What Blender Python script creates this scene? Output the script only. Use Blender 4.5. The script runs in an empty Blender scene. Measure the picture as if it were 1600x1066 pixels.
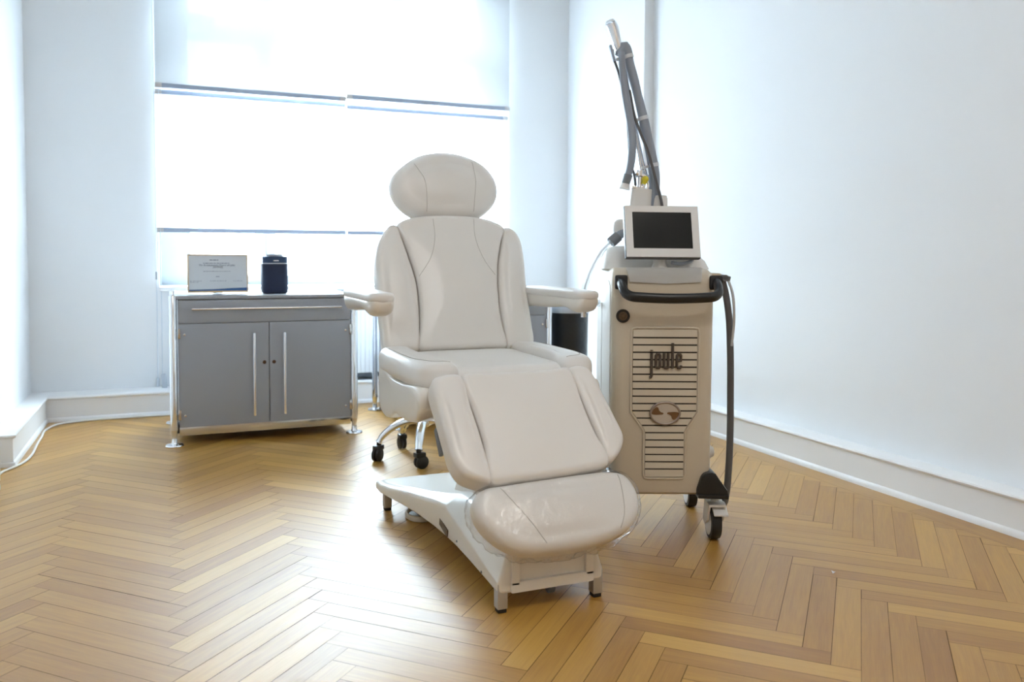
import bpy, bmesh, math, random
from mathutils import Vector, Matrix, noise
from mathutils.bvhtree import BVHTree
R = math.radians
random.seed(7)
S = bpy.context.scene
COL = S.collection

# ------------------------------------------------------------------ camera, sky, daylight, exposure
YAW = 0.3888
cam_d = bpy.data.cameras.new('camera')
cam = bpy.data.objects.new('camera', cam_d)
COL.objects.link(cam)
cam_d.sensor_fit = 'HORIZONTAL'
cam_d.sensor_width = 36.0
cam_d.lens = 36.0 * 1296.985 / 1600.0
cam_d.shift_x = 0.0
cam_d.shift_y = -(533.0 - 463.854) / 1600.0
cam_d.clip_start = 0.05
cam_d.dof.use_dof = True
cam_d.dof.focus_distance = 2.75
cam_d.dof.aperture_fstop = 3.2
pit, rol = 0.0490, 0.0049
fw = Vector((math.sin(YAW) * math.cos(pit), math.cos(YAW) * math.cos(pit), -math.sin(pit)))
r0 = Vector((math.cos(YAW), -math.sin(YAW), 0.0))
u0 = r0.cross(fw)
rr = r0 * math.cos(rol) + u0 * math.sin(rol)
uu = u0 * math.cos(rol) - r0 * math.sin(rol)
cam.matrix_world = Matrix(((rr.x, uu.x, -fw.x, 0.0), (rr.y, uu.y, -fw.y, 0.0), (rr.z, uu.z, -fw.z, 1.0), (0, 0, 0, 1)))
S.camera = cam

world = bpy.data.worlds.new('sky')
S.world = world
world.use_nodes = True
wn = world.node_tree.nodes
bg = wn['Background']
bg.inputs['Color'].default_value = (0.80, 0.91, 1.0, 1)      # bright overcast sky
bg.inputs['Strength'].default_value = 34.0
_tc = wn.new('ShaderNodeTexCoord')
_sp = wn.new('ShaderNodeSeparateXYZ')
_rp = wn.new('ShaderNodeValToRGB')                               # dim street and facades around the horizon, brighter cloud above
_rp.color_ramp.elements[0].position, _rp.color_ramp.elements[0].color = 0.46, (0.12, 0.13, 0.14, 1)
_rp.color_ramp.elements[1].position, _rp.color_ramp.elements[1].color = 0.80, (0.72, 0.88, 1.0, 1)
_k = _rp.color_ramp.elements.new(0.62)
_k.color = (0.22, 0.265, 0.30, 1)
_ma = wn.new('ShaderNodeMath')
_ma.operation = 'MULTIPLY_ADD'
_ma.inputs[1].default_value, _ma.inputs[2].default_value = 0.5, 0.5
_wl = world.node_tree.links.new
_wl(_tc.outputs['Generated'], _sp.inputs[0])
_wl(_sp.outputs['Z'], _ma.inputs[0])
_wl(_ma.outputs[0], _rp.inputs['Fac'])
_wl(_rp.outputs['Color'], bg.inputs['Color'])

S.view_settings.view_transform = 'Standard'
S.view_settings.look = 'None'
S.view_settings.gamma = 1.0
S.view_settings.use_curve_mapping = False
S.view_settings.exposure = 1.41


def area(name, loc, rot, sx, sy, energy, col, portal=False):
    d = bpy.data.lights.new(name, 'AREA')
    d.shape = 'RECTANGLE'
    d.size, d.size_y = sx, sy
    d.energy = energy
    d.color = col
    if portal:
        d.cycles.is_portal = True
    o = bpy.data.objects.new(name, d)
    o.location = loc
    o.rotation_euler = rot
    COL.objects.link(o)
    return o


# daylight through the window (a portal that only guides the sky's light)
area('front_window_portal', (1.11, 6.16, 1.75), (R(-90), 0, 0), 2.45, 2.3, 1.0, (1, 1, 1), True)
# added warm fill for the front sides, no fixture, above and behind the camera
area('front_fill_light', (0.9, -0.1, 3.36), (0, 0, 0), 1.2, 0.5, 14.5, (1.0, 0.96, 0.91))



# ------------------------------------------------------------------ materials
MATS = {}


def mat(name, col, rough=0.5, metal=0.0, spec=0.5, coat=0.0, coat_rough=0.1, bump=None, var=0.0, sheen=0.0):
    """Principled with optional noise bump (scale, strength) and slight tonal variation."""
    m = bpy.data.materials.new(name)
    m.use_nodes = True
    nt = m.node_tree
    b = nt.nodes['Principled BSDF']
    b.inputs['Base Color'].default_value = (*col, 1)
    b.inputs['Roughness'].default_value = rough
    b.inputs['Metallic'].default_value = metal
    b.inputs['Specular IOR Level'].default_value = spec
    b.inputs['Coat Weight'].default_value = coat
    b.inputs['Coat Roughness'].default_value = coat_rough
    tc = nt.nodes.new('ShaderNodeTexCoord')
    if bump:
        n = nt.nodes.new('ShaderNodeTexNoise')
        n.inputs['Scale'].default_value = bump[0]
        n.inputs['Detail'].default_value = 3
        nt.links.new(tc.outputs['Object'], n.inputs['Vector'])
        bp = nt.nodes.new('ShaderNodeBump')
        bp.inputs['Strength'].default_value = bump[1]
        bp.inputs['Distance'].default_value = bump[2] if len(bump) > 2 else 0.002
        nt.links.new(n.outputs['Fac'], bp.inputs['Height'])
        nt.links.new(bp.outputs['Normal'], b.inputs['Normal'])
    if var:
        n2 = nt.nodes.new('ShaderNodeTexNoise')
        n2.inputs['Scale'].default_value = 4.0
        nt.links.new(tc.outputs['Object'], n2.inputs['Vector'])
        cr = nt.nodes.new('ShaderNodeValToRGB')
        cr.color_ramp.elements[0].position = 0.3
        cr.color_ramp.elements[1].position = 0.7
        cr.color_ramp.elements[0].color = (*[c * (1 - var) for c in col], 1)
        cr.color_ramp.elements[1].color = (*[min(1, c * (1 + var)) for c in col], 1)
        nt.links.new(n2.outputs['Fac'], cr.inputs['Fac'])
        nt.links.new(cr.outputs['Color'], b.inputs['Base Color'])
    MATS[name] = m
    return m


M_wall = mat('wall_paint', (0.86, 0.875, 0.89), 0.8, spec=0.12, bump=(260, 0.05, 0.001))
M_wallf = mat('rear_wall_paint', (0.62, 0.54, 0.45), 0.7, spec=0.2)
M_ceil = mat('ceiling_paint', (0.85, 0.85, 0.85), 0.9, spec=0.1)
M_trim = mat('trim_gloss_paint', (0.88, 0.88, 0.88), 0.4, spec=0.4)
M_frame = mat('window_frame_paint', (0.36, 0.40, 0.44), 0.35)
M_leather = mat('cream_leather', (0.82, 0.80, 0.765), 0.33, spec=0.5, bump=(420, 0.06, 0.0008))
M_seam = mat('leather_seam', (0.50, 0.47, 0.43), 0.6)
M_shell = mat('cream_shell_plastic', (0.82, 0.79, 0.73), 0.28, spec=0.5, coat=0.15)
M_base = mat('white_base_plastic', (0.80, 0.76, 0.69), 0.3, spec=0.5, coat=0.15)
M_mach = mat('beige_machine_plastic', (0.60, 0.53, 0.415), 0.42, spec=0.4, bump=(700, 0.03, 0.0005))
M_machlt = mat('pale_machine_plastic', (0.78, 0.765, 0.73), 0.42, spec=0.4)
M_dark = mat('dark_slot', (0.03, 0.025, 0.02), 0.6)
M_black = mat('black_plastic', (0.012, 0.014, 0.016), 0.35)
M_blackr = mat('black_rubber', (0.012, 0.012, 0.012), 0.55)
M_screen = mat('screen_glass', (0.012, 0.016, 0.018), 0.12, spec=0.4)
M_bezel = mat('monitor_bezel', (0.72, 0.72, 0.71), 0.4)
M_bezd = mat('monitor_edge', (0.08, 0.085, 0.10), 0.4)
M_letter = mat('letter_bronze', (0.085, 0.066, 0.05), 0.4, metal=0.3)
M_emb = mat('emblem_bronze', (0.17, 0.085, 0.032), 0.45, metal=0.15)
M_emr = mat('emblem_ring', (0.36, 0.31, 0.28), 0.3, metal=0.8)
M_embbg = mat('emblem_enamel', (0.52, 0.455, 0.38), 0.3)
M_chrome = mat('chrome', (0.82, 0.84, 0.87), 0.10, metal=1.0)
M_steel = mat('brushed_steel', (0.66, 0.66, 0.65), 0.12, metal=1.0)
M_alu = mat('satin_aluminium', (0.56, 0.57, 0.58), 0.42, metal=0.8)
M_grey = mat('cabinet_grey', (0.335, 0.355, 0.395), 0.38, spec=0.4)
M_hose = mat('grey_hose', (0.29, 0.335, 0.40), 0.5, bump=(180, 0.05, 0.001))
M_hosed = mat('dark_grey_hose', (0.10, 0.10, 0.10), 0.42)
M_collar = mat('grey_collar', (0.20, 0.22, 0.24), 0.5)
M_kring = mat('port_bronze', (0.16, 0.115, 0.075), 0.35, metal=0.7)
M_white = mat('white_plastic', (0.80, 0.81, 0.82), 0.35)
M_bag = mat('black_bag', (0.008, 0.012, 0.016), 0.35, bump=(25, 0.4, 0.01))
M_navy = mat('navy_fabric', (0.006, 0.016, 0.050), 0.6, bump=(900, 0.2, 0.0006))
M_navyp = mat('navy_plastic', (0.015, 0.045, 0.11), 0.3)
M_silver = mat('silver_plastic', (0.55, 0.60, 0.66), 0.35, metal=0.3)
M_paper = mat('certificate_paper', (0.70, 0.745, 0.79), 0.6)
M_ink = mat('certificate_ink', (0.30, 0.34, 0.42), 0.6)
M_blue = mat('certificate_blue', (0.035, 0.115, 0.30), 0.6)
M_gold = mat('gold_frame', (0.62, 0.46, 0.26), 0.35, metal=0.7)
M_yellow = mat('yellow_tag', (0.62, 0.52, 0.02), 0.45)
M_rail = mat('blind_rail', (0.36, 0.42, 0.52), 0.4)
M_cord = mat('blind_cord', (0.62, 0.68, 0.74), 0.5)
M_rad = mat('radiator_enamel', (0.80, 0.82, 0.83), 0.4)
M_radd = mat('radiator_gap_shade', (0.06, 0.07, 0.08), 0.7)
M_cable = mat('white_cable', (0.78, 0.76, 0.72), 0.45)
M_brass = mat('lock_brass', (0.09, 0.05, 0.03), 0.3, metal=0.8)
M_strap = mat('hose_strap', (0.66, 0.70, 0.73), 0.5)
M_crumb = mat('paper_scrap', (0.8, 0.8, 0.78), 0.7)


def fabric(name, through, own, weave):
    m = bpy.data.materials.new(name)
    m.use_nodes = True
    nt = m.node_tree
    nt.nodes.remove(nt.nodes['Principled BSDF'])
    out = nt.nodes['Material Output']
    d = nt.nodes.new('ShaderNodeBsdfDiffuse')
    d.inputs['Color'].default_value = own
    t = nt.nodes.new('ShaderNodeBsdfTranslucent')
    t.inputs['Color'].default_value = (0.93, 0.95, 0.97, 1)
    tr = nt.nodes.new('ShaderNodeBsdfTransparent')
    mx = nt.nodes.new('ShaderNodeMixShader')
    mx.inputs[0].default_value = through
    mx2 = nt.nodes.new('ShaderNodeMixShader')
    # fine weave: some open holes between the threads
    mx2.inputs[0].default_value = weave
    nt.links.new(d.outputs[0], mx.inputs[1])
    nt.links.new(t.outputs[0], mx.inputs[2])
    nt.links.new(mx.outputs[0], mx2.inputs[1])
    nt.links.new(tr.outputs[0], mx2.inputs[2])
    nt.links.new(mx2.outputs[0], out.inputs['Surface'])
    return m


M_fabric = fabric('blind_fabric', 0.55, (0.86, 0.88, 0.90, 1), 0.2)
M_dense = fabric('dense_blind_fabric', 0.075, (0.55, 0.58, 0.60, 1), 0.055)


def thin_clear(name, tint, gloss, rough):
    m = bpy.data.materials.new(name)
    m.use_nodes = True
    nt = m.node_tree
    nt.nodes.remove(nt.nodes['Principled BSDF'])
    out = nt.nodes['Material Output']
    tr = nt.nodes.new('ShaderNodeBsdfTransparent')
    tr.inputs['Color'].default_value = (*tint, 1)
    g = nt.nodes.new('ShaderNodeBsdfGlossy')
    g.inputs['Roughness'].default_value = rough
    f = nt.nodes.new('ShaderNodeLayerWeight')                      # reflectance rising towards grazing view, same from both sides
    f.inputs['Blend'].default_value = 0.5
    pw = nt.nodes.new('ShaderNodeMath')
    pw.operation = 'POWER'
    pw.inputs[1].default_value = 4.0
    nt.links.new(f.outputs['Facing'], pw.inputs[0])
    ad = nt.nodes.new('ShaderNodeMath')
    ad.operation = 'MULTIPLY_ADD'
    ad.inputs[1].default_value = 0.6 * gloss
    ad.inputs[2].default_value = 0.04 * gloss
    nt.links.new(pw.outputs[0], ad.inputs[0])
    mx = nt.nodes.new('ShaderNodeMixShader')
    nt.links.new(ad.outputs[0], mx.inputs[0])
    nt.links.new(tr.outputs[0], mx.inputs[1])
    nt.links.new(g.outputs[0], mx.inputs[2])
    nt.links.new(mx.outputs[0], out.inputs['Surface'])
    return m, nt, g, tr


M_glass = thin_clear('window_glass', (0.97, 0.98, 0.98), 1.0, 0.02)[0]
M_tube, _nt, _g, _t = thin_clear('clear_tube', (0.97, 0.98, 0.98), 0.8, 0.1)
_mk = _nt.nodes.new('ShaderNodeMixShader')                         # faintly milky wall of the hose
_tl = _nt.nodes.new('ShaderNodeBsdfTranslucent')
_tl.inputs['Color'].default_value = (0.9, 0.93, 0.95, 1)
_mk.inputs[0].default_value = 0.35
_ol = [l for l in _nt.links if l.to_socket.name == 'Surface'][0].from_socket
_nt.links.new(_ol, _mk.inputs[1])
_nt.links.new(_tl.outputs[0], _mk.inputs[2])
_nt.links.new(_mk.outputs[0], _nt.nodes['Material Output'].inputs['Surface'])
M_wrap, _nt, _g, _t = thin_clear('clear_plastic_wrap', (0.985, 0.98, 0.975), 1.7, 0.1)
_tc = _nt.nodes.new('ShaderNodeTexCoord')
_n = _nt.nodes.new('ShaderNodeTexNoise')
_n.inputs['Scale'].default_value = 22
_n.inputs['Detail'].default_value = 4
_n.inputs['Distortion'].default_value = 1.2
_b = _nt.nodes.new('ShaderNodeBump')
_b.inputs['Strength'].default_value = 0.8
_b.inputs['Distance'].default_value = 0.012
_nt.links.new(_tc.outputs['Object'], _n.inputs['Vector'])
_nt.links.new(_n.outputs['Fac'], _b.inputs['Height'])
_nt.links.new(_b.outputs['Normal'], _g.inputs['Normal'])


def parquet():
    m = bpy.data.materials.new('oak_herringbone_parquet')
    m.use_nodes = True
    nt = m.node_tree
    L = nt.links.new
    b = nt.nodes['Principled BSDF']
    uv = nt.nodes.new('ShaderNodeUVMap')
    uv.uv_map = 'stave'
    at = nt.nodes.new('ShaderNodeAttribute')
    at.attribute_name = 'tone'
    sep = nt.nodes.new('ShaderNodeSeparateColor')
    L(at.outputs['Color'], sep.inputs[0])
    mp = nt.nodes.new('ShaderNodeMapping')
    mp.inputs['Scale'].default_value = (2.2, 34, 1)
    L(uv.outputs[0], mp.inputs['Vector'])
    n = nt.nodes.new('ShaderNodeTexNoise')
    n.inputs['Scale'].default_value = 1.6
    n.inputs['Detail'].default_value = 6
    n.inputs['Roughness'].default_value = 0.6
    n.inputs['Distortion'].default_value = 0.6
    L(mp.outputs[0], n.inputs['Vector'])
    mp2 = nt.nodes.new('ShaderNodeMapping')
    mp2.inputs['Scale'].default_value = (9, 330, 1)
    L(uv.outputs[0], mp2.inputs['Vector'])
    n2 = nt.nodes.new('ShaderNodeTexNoise')
    n2.inputs['Scale'].default_value = 1.0
    n2.inputs['Detail'].default_value = 3
    L(mp2.outputs[0], n2.inputs['Vector'])
    cr = nt.nodes.new('ShaderNodeValToRGB')
    e = cr.color_ramp.elements
    e[0].position, e[0].color = 0.0, (0.34, 0.155, 0.018, 1)
    e[1].position, e[1].color = 1.0, (0.68, 0.44, 0.13, 1)
    k = e.new(0.5)
    k.color = (0.55, 0.305, 0.055, 1)
    # tone = stave tone + grain
    m1 = nt.nodes.new('ShaderNodeMath'); m1.operation = 'MULTIPLY_ADD'
    m1.inputs[1].default_value = 0.55; m1.inputs[2].default_value = -0.275
    L(n.outputs['Fac'], m1.inputs[0])
    m2 = nt.nodes.new('ShaderNodeMath'); m2.operation = 'MULTIPLY_ADD'
    m2.inputs[1].default_value = 0.30; m2.inputs[2].default_value = -0.15
    L(n2.outputs['Fac'], m2.inputs[0])
    a1 = nt.nodes.new('ShaderNodeMath'); a1.operation = 'ADD'
    a2 = nt.nodes.new('ShaderNodeMath'); a2.operation = 'ADD'
    L(m1.outputs[0], a1.inputs[0]); L(m2.outputs[0], a1.inputs[1])
    L(a1.outputs[0], a2.inputs[0]); L(sep.outputs[0], a2.inputs[1])
    L(a2.outputs[0], cr.inputs['Fac'])
    L(cr.outputs['Color'], b.inputs['Base Color'])
    mr = nt.nodes.new('ShaderNodeMapRange')
    mr.inputs['To Min'].default_value = 0.42
    mr.inputs['To Max'].default_value = 0.52
    L(n.outputs['Fac'], mr.inputs['Value'])
    L(mr.outputs[0], b.inputs['Roughness'])
    b.inputs['Specular IOR Level'].default_value = 0.5
    b.inputs['Coat Weight'].default_value = 0.6
    b.inputs['Coat Roughness'].default_value = 0.36
    bp = nt.nodes.new('ShaderNodeBump')
    bp.inputs['Strength'].default_value = 0.12
    bp.inputs['Distance'].default_value = 0.001
    L(n2.outputs['Fac'], bp.inputs['Height'])
    L(bp.outputs['Normal'], b.inputs['Normal'])
    return m


M_floor = parquet()
M_gap = mat('floor_joint', (0.10, 0.06, 0.03), 0.8)


# ------------------------------------------------------------------ mesh helpers
def catmull(pts, n, closed=False):
    """Resample a control polyline as a smooth curve with n points, evenly spaced."""
    P = [Vector(p) for p in pts]
    m = len(P)
    dense = []
    segs = m if closed else m - 1
    for i in range(segs):
        if closed:
            p0, p1, p2, p3 = P[(i - 1) % m], P[i], P[(i + 1) % m], P[(i + 2) % m]
        else:
            p1, p2 = P[i], P[i + 1]
            p0 = P[i - 1] if i > 0 else p1 * 2 - p2
            p3 = P[i + 2] if i + 2 < m else p2 * 2 - p1
        # centripetal parametrisation keeps tight corners from overshooting
        t0 = 0.0
        t1 = t0 + max((p1 - p0).length, 1e-6) ** 0.5
        t2 = t1 + max((p2 - p1).length, 1e-6) ** 0.5
        t3 = t2 + max((p3 - p2).length, 1e-6) ** 0.5
        for k in range(24):
            t = t1 + (t2 - t1) * k / 24
            a1 = p0 * ((t1 - t) / (t1 - t0)) + p1 * ((t - t0) / (t1 - t0))
            a2 = p1 * ((t2 - t) / (t2 - t1)) + p2 * ((t - t1) / (t2 - t1))
            a3 = p2 * ((t3 - t) / (t3 - t2)) + p3 * ((t - t2) / (t3 - t2))
            b1 = a1 * ((t2 - t) / (t2 - t0)) + a2 * ((t - t0) / (t2 - t0))
            b2 = a2 * ((t3 - t) / (t3 - t1)) + a3 * ((t - t1) / (t3 - t1))
            dense.append(b1 * ((t2 - t) / (t2 - t1)) + b2 * ((t - t1) / (t2 - t1)))
    dense.append(P[0].copy() if closed else P[-1].copy())
    d = [0.0]
    for i in range(1, len(dense)):
        d.append(d[-1] + (dense[i] - dense[i - 1]).length)
    tot = d[-1]
    out = []
    cnt = n if closed else n - 1
    j = 0
    for i in range(n):
        s = tot * i / cnt
        while j < len(d) - 2 and d[j + 1] < s:
            j += 1
        f = (s - d[j]) / max(d[j + 1] - d[j], 1e-9)
        out.append(dense[j].lerp(dense[j + 1], min(max(f, 0), 1)))
    return out


def loft(bm, rings, closed_ring=True, cap0=True, cap1=True):
    vr = [[bm.verts.new(p) for p in r] for r in rings]
    for a, b in zip(vr[:-1], vr[1:]):
        n = len(a)
        for i in range(n if closed_ring else n - 1):
            j = (i + 1) % n
            bm.faces.new((a[i], a[j], b[j], b[i]))
    if cap0:
        bm.faces.new(list(reversed(vr[0])))
    if cap1:
        bm.faces.new(vr[-1])
    return vr


def add_box(bm, c, s, rot=None, bevel=0.0, seg=2):
    m = Matrix.Translation(Vector(c))
    if rot is not None:
        m = m @ rot
    t = bmesh.new()
    bmesh.ops.create_cube(t, size=1.0, matrix=Matrix.Diagonal((s[0], s[1], s[2], 1)))
    if bevel > 0:
        bmesh.ops.bevel(t, geom=t.edges[:], offset=bevel, segments=seg, affect='EDGES', profile=0.6)
    t.transform(m)
    merge(bm, t)


def merge(bm, t):
    me = bpy.data.meshes.new('tmp')
    t.to_mesh(me)
    t.free()
    bm.from_mesh(me)
    bpy.data.meshes.remove(me)


def add_tube(bm, pts, r, n=12, smooth=True, res=None, closed=False, flat=None):
    """Tube along a polyline; r a number or a list per control point; flat=(a,b) scales the section."""
    P = [Vector(p) for p in pts]
    if smooth:
        k = res or max(8, 6 * len(P))
        Q = catmull(P, k, closed)
        if isinstance(r, (list, tuple)):
            rs = [r[min(int(i * (len(r) - 1) / max(k - 1, 1)), len(r) - 2)] +
                  (r[min(int(i * (len(r) - 1) / max(k - 1, 1)) + 1, len(r) - 1)] - r[min(int(i * (len(r) - 1) / max(k - 1, 1)), len(r) - 2)]) *
                  ((i * (len(r) - 1) / max(k - 1, 1)) % 1.0) for i in range(k)]
        else:
            rs = [r] * k
    else:
        Q = P
        rs = list(r) if isinstance(r, (list, tuple)) else [r] * len(P)
    m = len(Q)
    T = []
    for i in range(m):
        if closed:
            t = Q[(i + 1) % m] - Q[(i - 1) % m]
        else:
            t = Q[min(i + 1, m - 1)] - Q[max(i - 1, 0)]
        T.append(t.normalized())
    ref = Vector((0, 0, 1)) if abs(T[0].z) < 0.9 else Vector((1, 0, 0))
    nrm = (ref - T[0] * ref.dot(T[0])).normalized()
    rings = []
    for i in range(m):
        nrm = (nrm - T[i] * nrm.dot(T[i])).normalized()
        bn = T[i].cross(nrm)
        fa, fb = flat or (1, 1)
        rings.append([Q[i] + nrm * (math.cos(2 * math.pi * j / n) * rs[i] * fa) + bn * (math.sin(2 * math.pi * j / n) * rs[i] * fb) for j in range(n)])
    if closed:
        rings.append(rings[0])
        vr = [[bm.verts.new(p) for p in q] for q in rings[:-1]]
        for i in range(m):
            a, b = vr[i], vr[(i + 1) % m]
            for j in range(n):
                bm.faces.new((a[j], a[(j + 1) % n], b[(j + 1) % n], b[j]))
    else:
        loft(bm, rings)


def add_lathe(bm, prof, c, axis='z', n=28, cap=True):
    """prof: list of (radius, height) along the axis."""
    rings = []
    for r, h in prof:
        ring = []
        for j in range(n):
            a = 2 * math.pi * j / n
            x, y = r * math.cos(a), r * math.sin(a)
            p = {'z': (x, y, h), 'x': (h, x, y), 'y': (y, h, x)}[axis]
            ring.append(Vector(c) + Vector(p))
        rings.append(ring)
    loft(bm, rings, cap0=cap, cap1=cap)


def add_cyl(bm, a, b, r, n=16):
    add_tube(bm, [a, b], r, n=n, smooth=False)


def add_prism(bm, outline, a, b, axis='y', bevel=0.0):
    """Extrude a closed outline of (u,v) along an axis between a and b."""
    def P(u, v, w):
        return {'y': (u, w, v), 'x': (w, u, v), 'z': (u, v, w)}[axis]
    t = bmesh.new()
    loft(t, [[Vector(P(u, v, a)) for u, v in outline], [Vector(P(u, v, b)) for u, v in outline]])
    bmesh.ops.recalc_face_normals(t, faces=t.faces[:])
    if bevel:
        bmesh.ops.bevel(t, geom=[e for e in t.edges], offset=bevel, segments=2, affect='EDGES', profile=0.6)
    merge(bm, t)


def obj(name, bm, m, parent=None, angle=40, recalc=True, sub=0):
    if recalc:
        bmesh.ops.recalc_face_normals(bm, faces=bm.faces[:])
    me = bpy.data.meshes.new(name)
    bm.to_mesh(me)
    bm.free()
    me.materials.append(m)
    for p in me.polygons:
        p.use_smooth = True
    me.set_sharp_from_angle(angle=R(angle))
    o = bpy.data.objects.new(name, me)
    COL.objects.link(o)
    if parent is not None:
        o.parent = parent
    if sub:
        md = o.modifiers.new('sub', 'SUBSURF')
        md.levels = md.render_levels = sub
    return o


def box(name, c, s, m, parent=None, bevel=0.0, rot=None):
    bm = bmesh.new()
    add_box(bm, c, s, rot, bevel)
    return obj(name, bm, m, parent)


def tag(o, label, cat, group=None):
    o['label'] = label
    o['category'] = cat
    if group:
        o['group'] = group
    return o


def thing(name, label, cat, loc=(0, 0, 0), rotz=0.0, group=None):
    o = bpy.data.objects.new(name, None)
    o.empty_display_size = 0.1
    COL.objects.link(o)
    o.location = loc
    o.rotation_euler = (0, 0, rotz)
    return tag(o, label, cat, group)


def struct(o):
    o['kind'] = 'structure'
    return o


def copy_tree(o, parent=None):
    c = o.copy()
    COL.objects.link(c)
    if parent is not None:
        c.parent = parent
    for ch in list(o.children):
        copy_tree(ch, c)
    return c


# ------------------------------------------------------------------ the room
XL, XR, XF, YB, YR, ZC = -0.806, 2.885, 2.815, 5.76, -1.2, 3.4
YSTEP = 4.66
# window opening in the back wall
WX0, WX1, WZ0, WZ1 = -0.075, 2.325, 0.785, 3.12

struct(box('wall_left', (XL - 0.1, (YB + YR) / 2, ZC / 2), (0.2, YB - YR + 0.4, ZC), M_wall))
bm = bmesh.new()
add_prism(bm, [(XR, YR - 0.2), (XR, YSTEP), (XF, YSTEP), (XF, YB + 0.05), (XR + 0.25, YB + 0.05), (XR + 0.25, YR - 0.2)], 0, ZC, 'z')
struct(obj('wall_right', bm, M_wall))


def wall_with_hole(name, y0, y1, xa, xb, hx0, hx1, hz0, hz1, m):
    bm = bmesh.new()
    for (a, b, c, d) in ((xa, hx0, 0, ZC), (hx1, xb, 0, ZC), (hx0, hx1, 0, hz0), (hx0, hx1, hz1, ZC)):
        add_box(bm, ((a + b) / 2, (y0 + y1) / 2, (c + d) / 2), (b - a, y1 - y0, d - c))
    return struct(obj(name, bm, m))


wall_with_hole('wall_back', YB, YB + 0.36, XL, XF, WX0, WX1, WZ0, WZ1, M_wall)
struct(box('wall_front', ((XL + XR) / 2, YR - 0.1, ZC / 2), (XR - XL + 0.4, 0.2, ZC), M_wallf))
struct(box('ceiling', ((XL + XR) / 2, (YB + YR) / 2, ZC + 0.1), (XR - XL + 0.6, YB - YR + 0.8, 0.2), M_ceil))

# --- parquet: every stave its own face in one floor mesh
W_ST, L_ST, OX, OY = 0.0701, 0.5331, 0.026, 2.984
bm = bmesh.new()
uvl = bm.loops.layers.uv.new('stave')
tone = bm.loops.layers.color.new('tone')
c45 = math.sqrt(0.5)
rnd = random.Random(3)


def to_world(p, q):
    return OX + (p - q) * c45, OY + (p + q) * c45


def stave(p0, q0, p1, q1, along_p):
    cx, cy = to_world((p0 + p1) / 2, (q0 + q1) / 2)
    if not (XL - 0.5 < cx < XR + 0.5 and YR - 0.3 < cy < YB + 0.4):
        rnd.random()
        return
    g = [rnd.choice((0.0004, 0.0005, 0.0008, 0.0013)) for _ in range(4)]
    cs = [(p0 + g[0], q0 + g[1]), (p1 - g[2], q0 + g[1]), (p1 - g[2], q1 - g[3]), (p0 + g[0], q1 - g[3])]
    vs = [bm.verts.new((*to_world(*c), 0.0)) for c in cs]
    f = bm.faces.new(vs)
    t = min(max(rnd.gauss(0.54, 0.105), 0.2), 0.85)
    ou, ov = rnd.uniform(0, 50), rnd.uniform(0, 50)
    for lp, c in zip(f.loops, cs):
        uvc = (c[0] - p0, c[1] - q0) if along_p else (c[1] - q0, c[0] - p0)
        lp[uvl].uv = (uvc[0] + ou, uvc[1] + ov)
        lp[tone] = (t, t, t, 1)


for k in range(-6, 7):
    for n in range(-90, 91):
        a, b = k * L_ST, -k * L_ST
        stave(n * W_ST + a, n * W_ST + b, n * W_ST + L_ST + a, (n + 1) * W_ST + b, True)
        stave(L_ST + n * W_ST + a, (n + 1) * W_ST - L_ST + b, L_ST + (n + 1) * W_ST + a, (n + 1) * W_ST + b, False)
XB = 2.682
for co, no in (((XB, 0, 0), (1, 0, 0)), ((XL, 0, 0), (-1, 0, 0)), ((0, YB, 0), (0, 1, 0)), ((0, YR, 0), (0, -1, 0))):
    bmesh.ops.bisect_plane(bm, geom=bm.verts[:] + bm.edges[:] + bm.faces[:], plane_co=co, plane_no=no, clear_outer=True)


def strip(x0, x1, y0, y1):
    f = bm.faces.new([bm.verts.new(p) for p in ((x0, y0, 0), (x1, y0, 0), (x1, y1, 0), (x0, y1, 0))])
    t = rnd.uniform(0.35, 0.6)
    o = rnd.uniform(0, 40)
    for lp in f.loops:
        lp[uvl].uv = (lp.vert.co.y + o, lp.vert.co.x + o)
        lp[tone] = (t, t, t, 1)


yy = YR
while yy < YB:                                                     # border boards along the right wall
    strip(XB + 0.001, XR, yy, min(yy + 1.2, YB) - 0.001)
    yy += 1.2
floor = obj('floor', bm, M_floor, recalc=False)
floor.data.materials.append(M_gap)
bm = bmesh.new()
bm.from_mesh(floor.data)
nf = len(bm.faces)
f = bm.faces.new([bm.verts.new(p) for p in ((XL, YR, -0.002), (XR, YR, -0.002), (XR, YB, -0.002), (XL, YB, -0.002))])
f.material_index = 1
add_box(bm, ((XL + XR) / 2, (YR + YB) / 2, -0.06), (XR - XL + 0.4, YB - YR + 0.4, 0.1))
bm.faces.ensure_lookup_table()
for q in bm.faces[nf:]:
    q.material_index = 1
bm.to_mesh(floor.data)
bm.free()
struct(floor)


# --- deep baseboards (boxed ledges) with a lip on top and a bead at the floor
def ledge_profile(depth, h=0.152):
    d = depth
    return [(0, 0), (d + 0.010, 0), (d + 0.010, 0.016), (d + 0.004, 0.024), (d, 0.026), (d, h - 0.02), (d + 0.008, h - 0.016),
            (d + 0.011, h - 0.009), (d + 0.008, h - 0.002), (d + 0.003, h), (0, h)]


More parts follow.
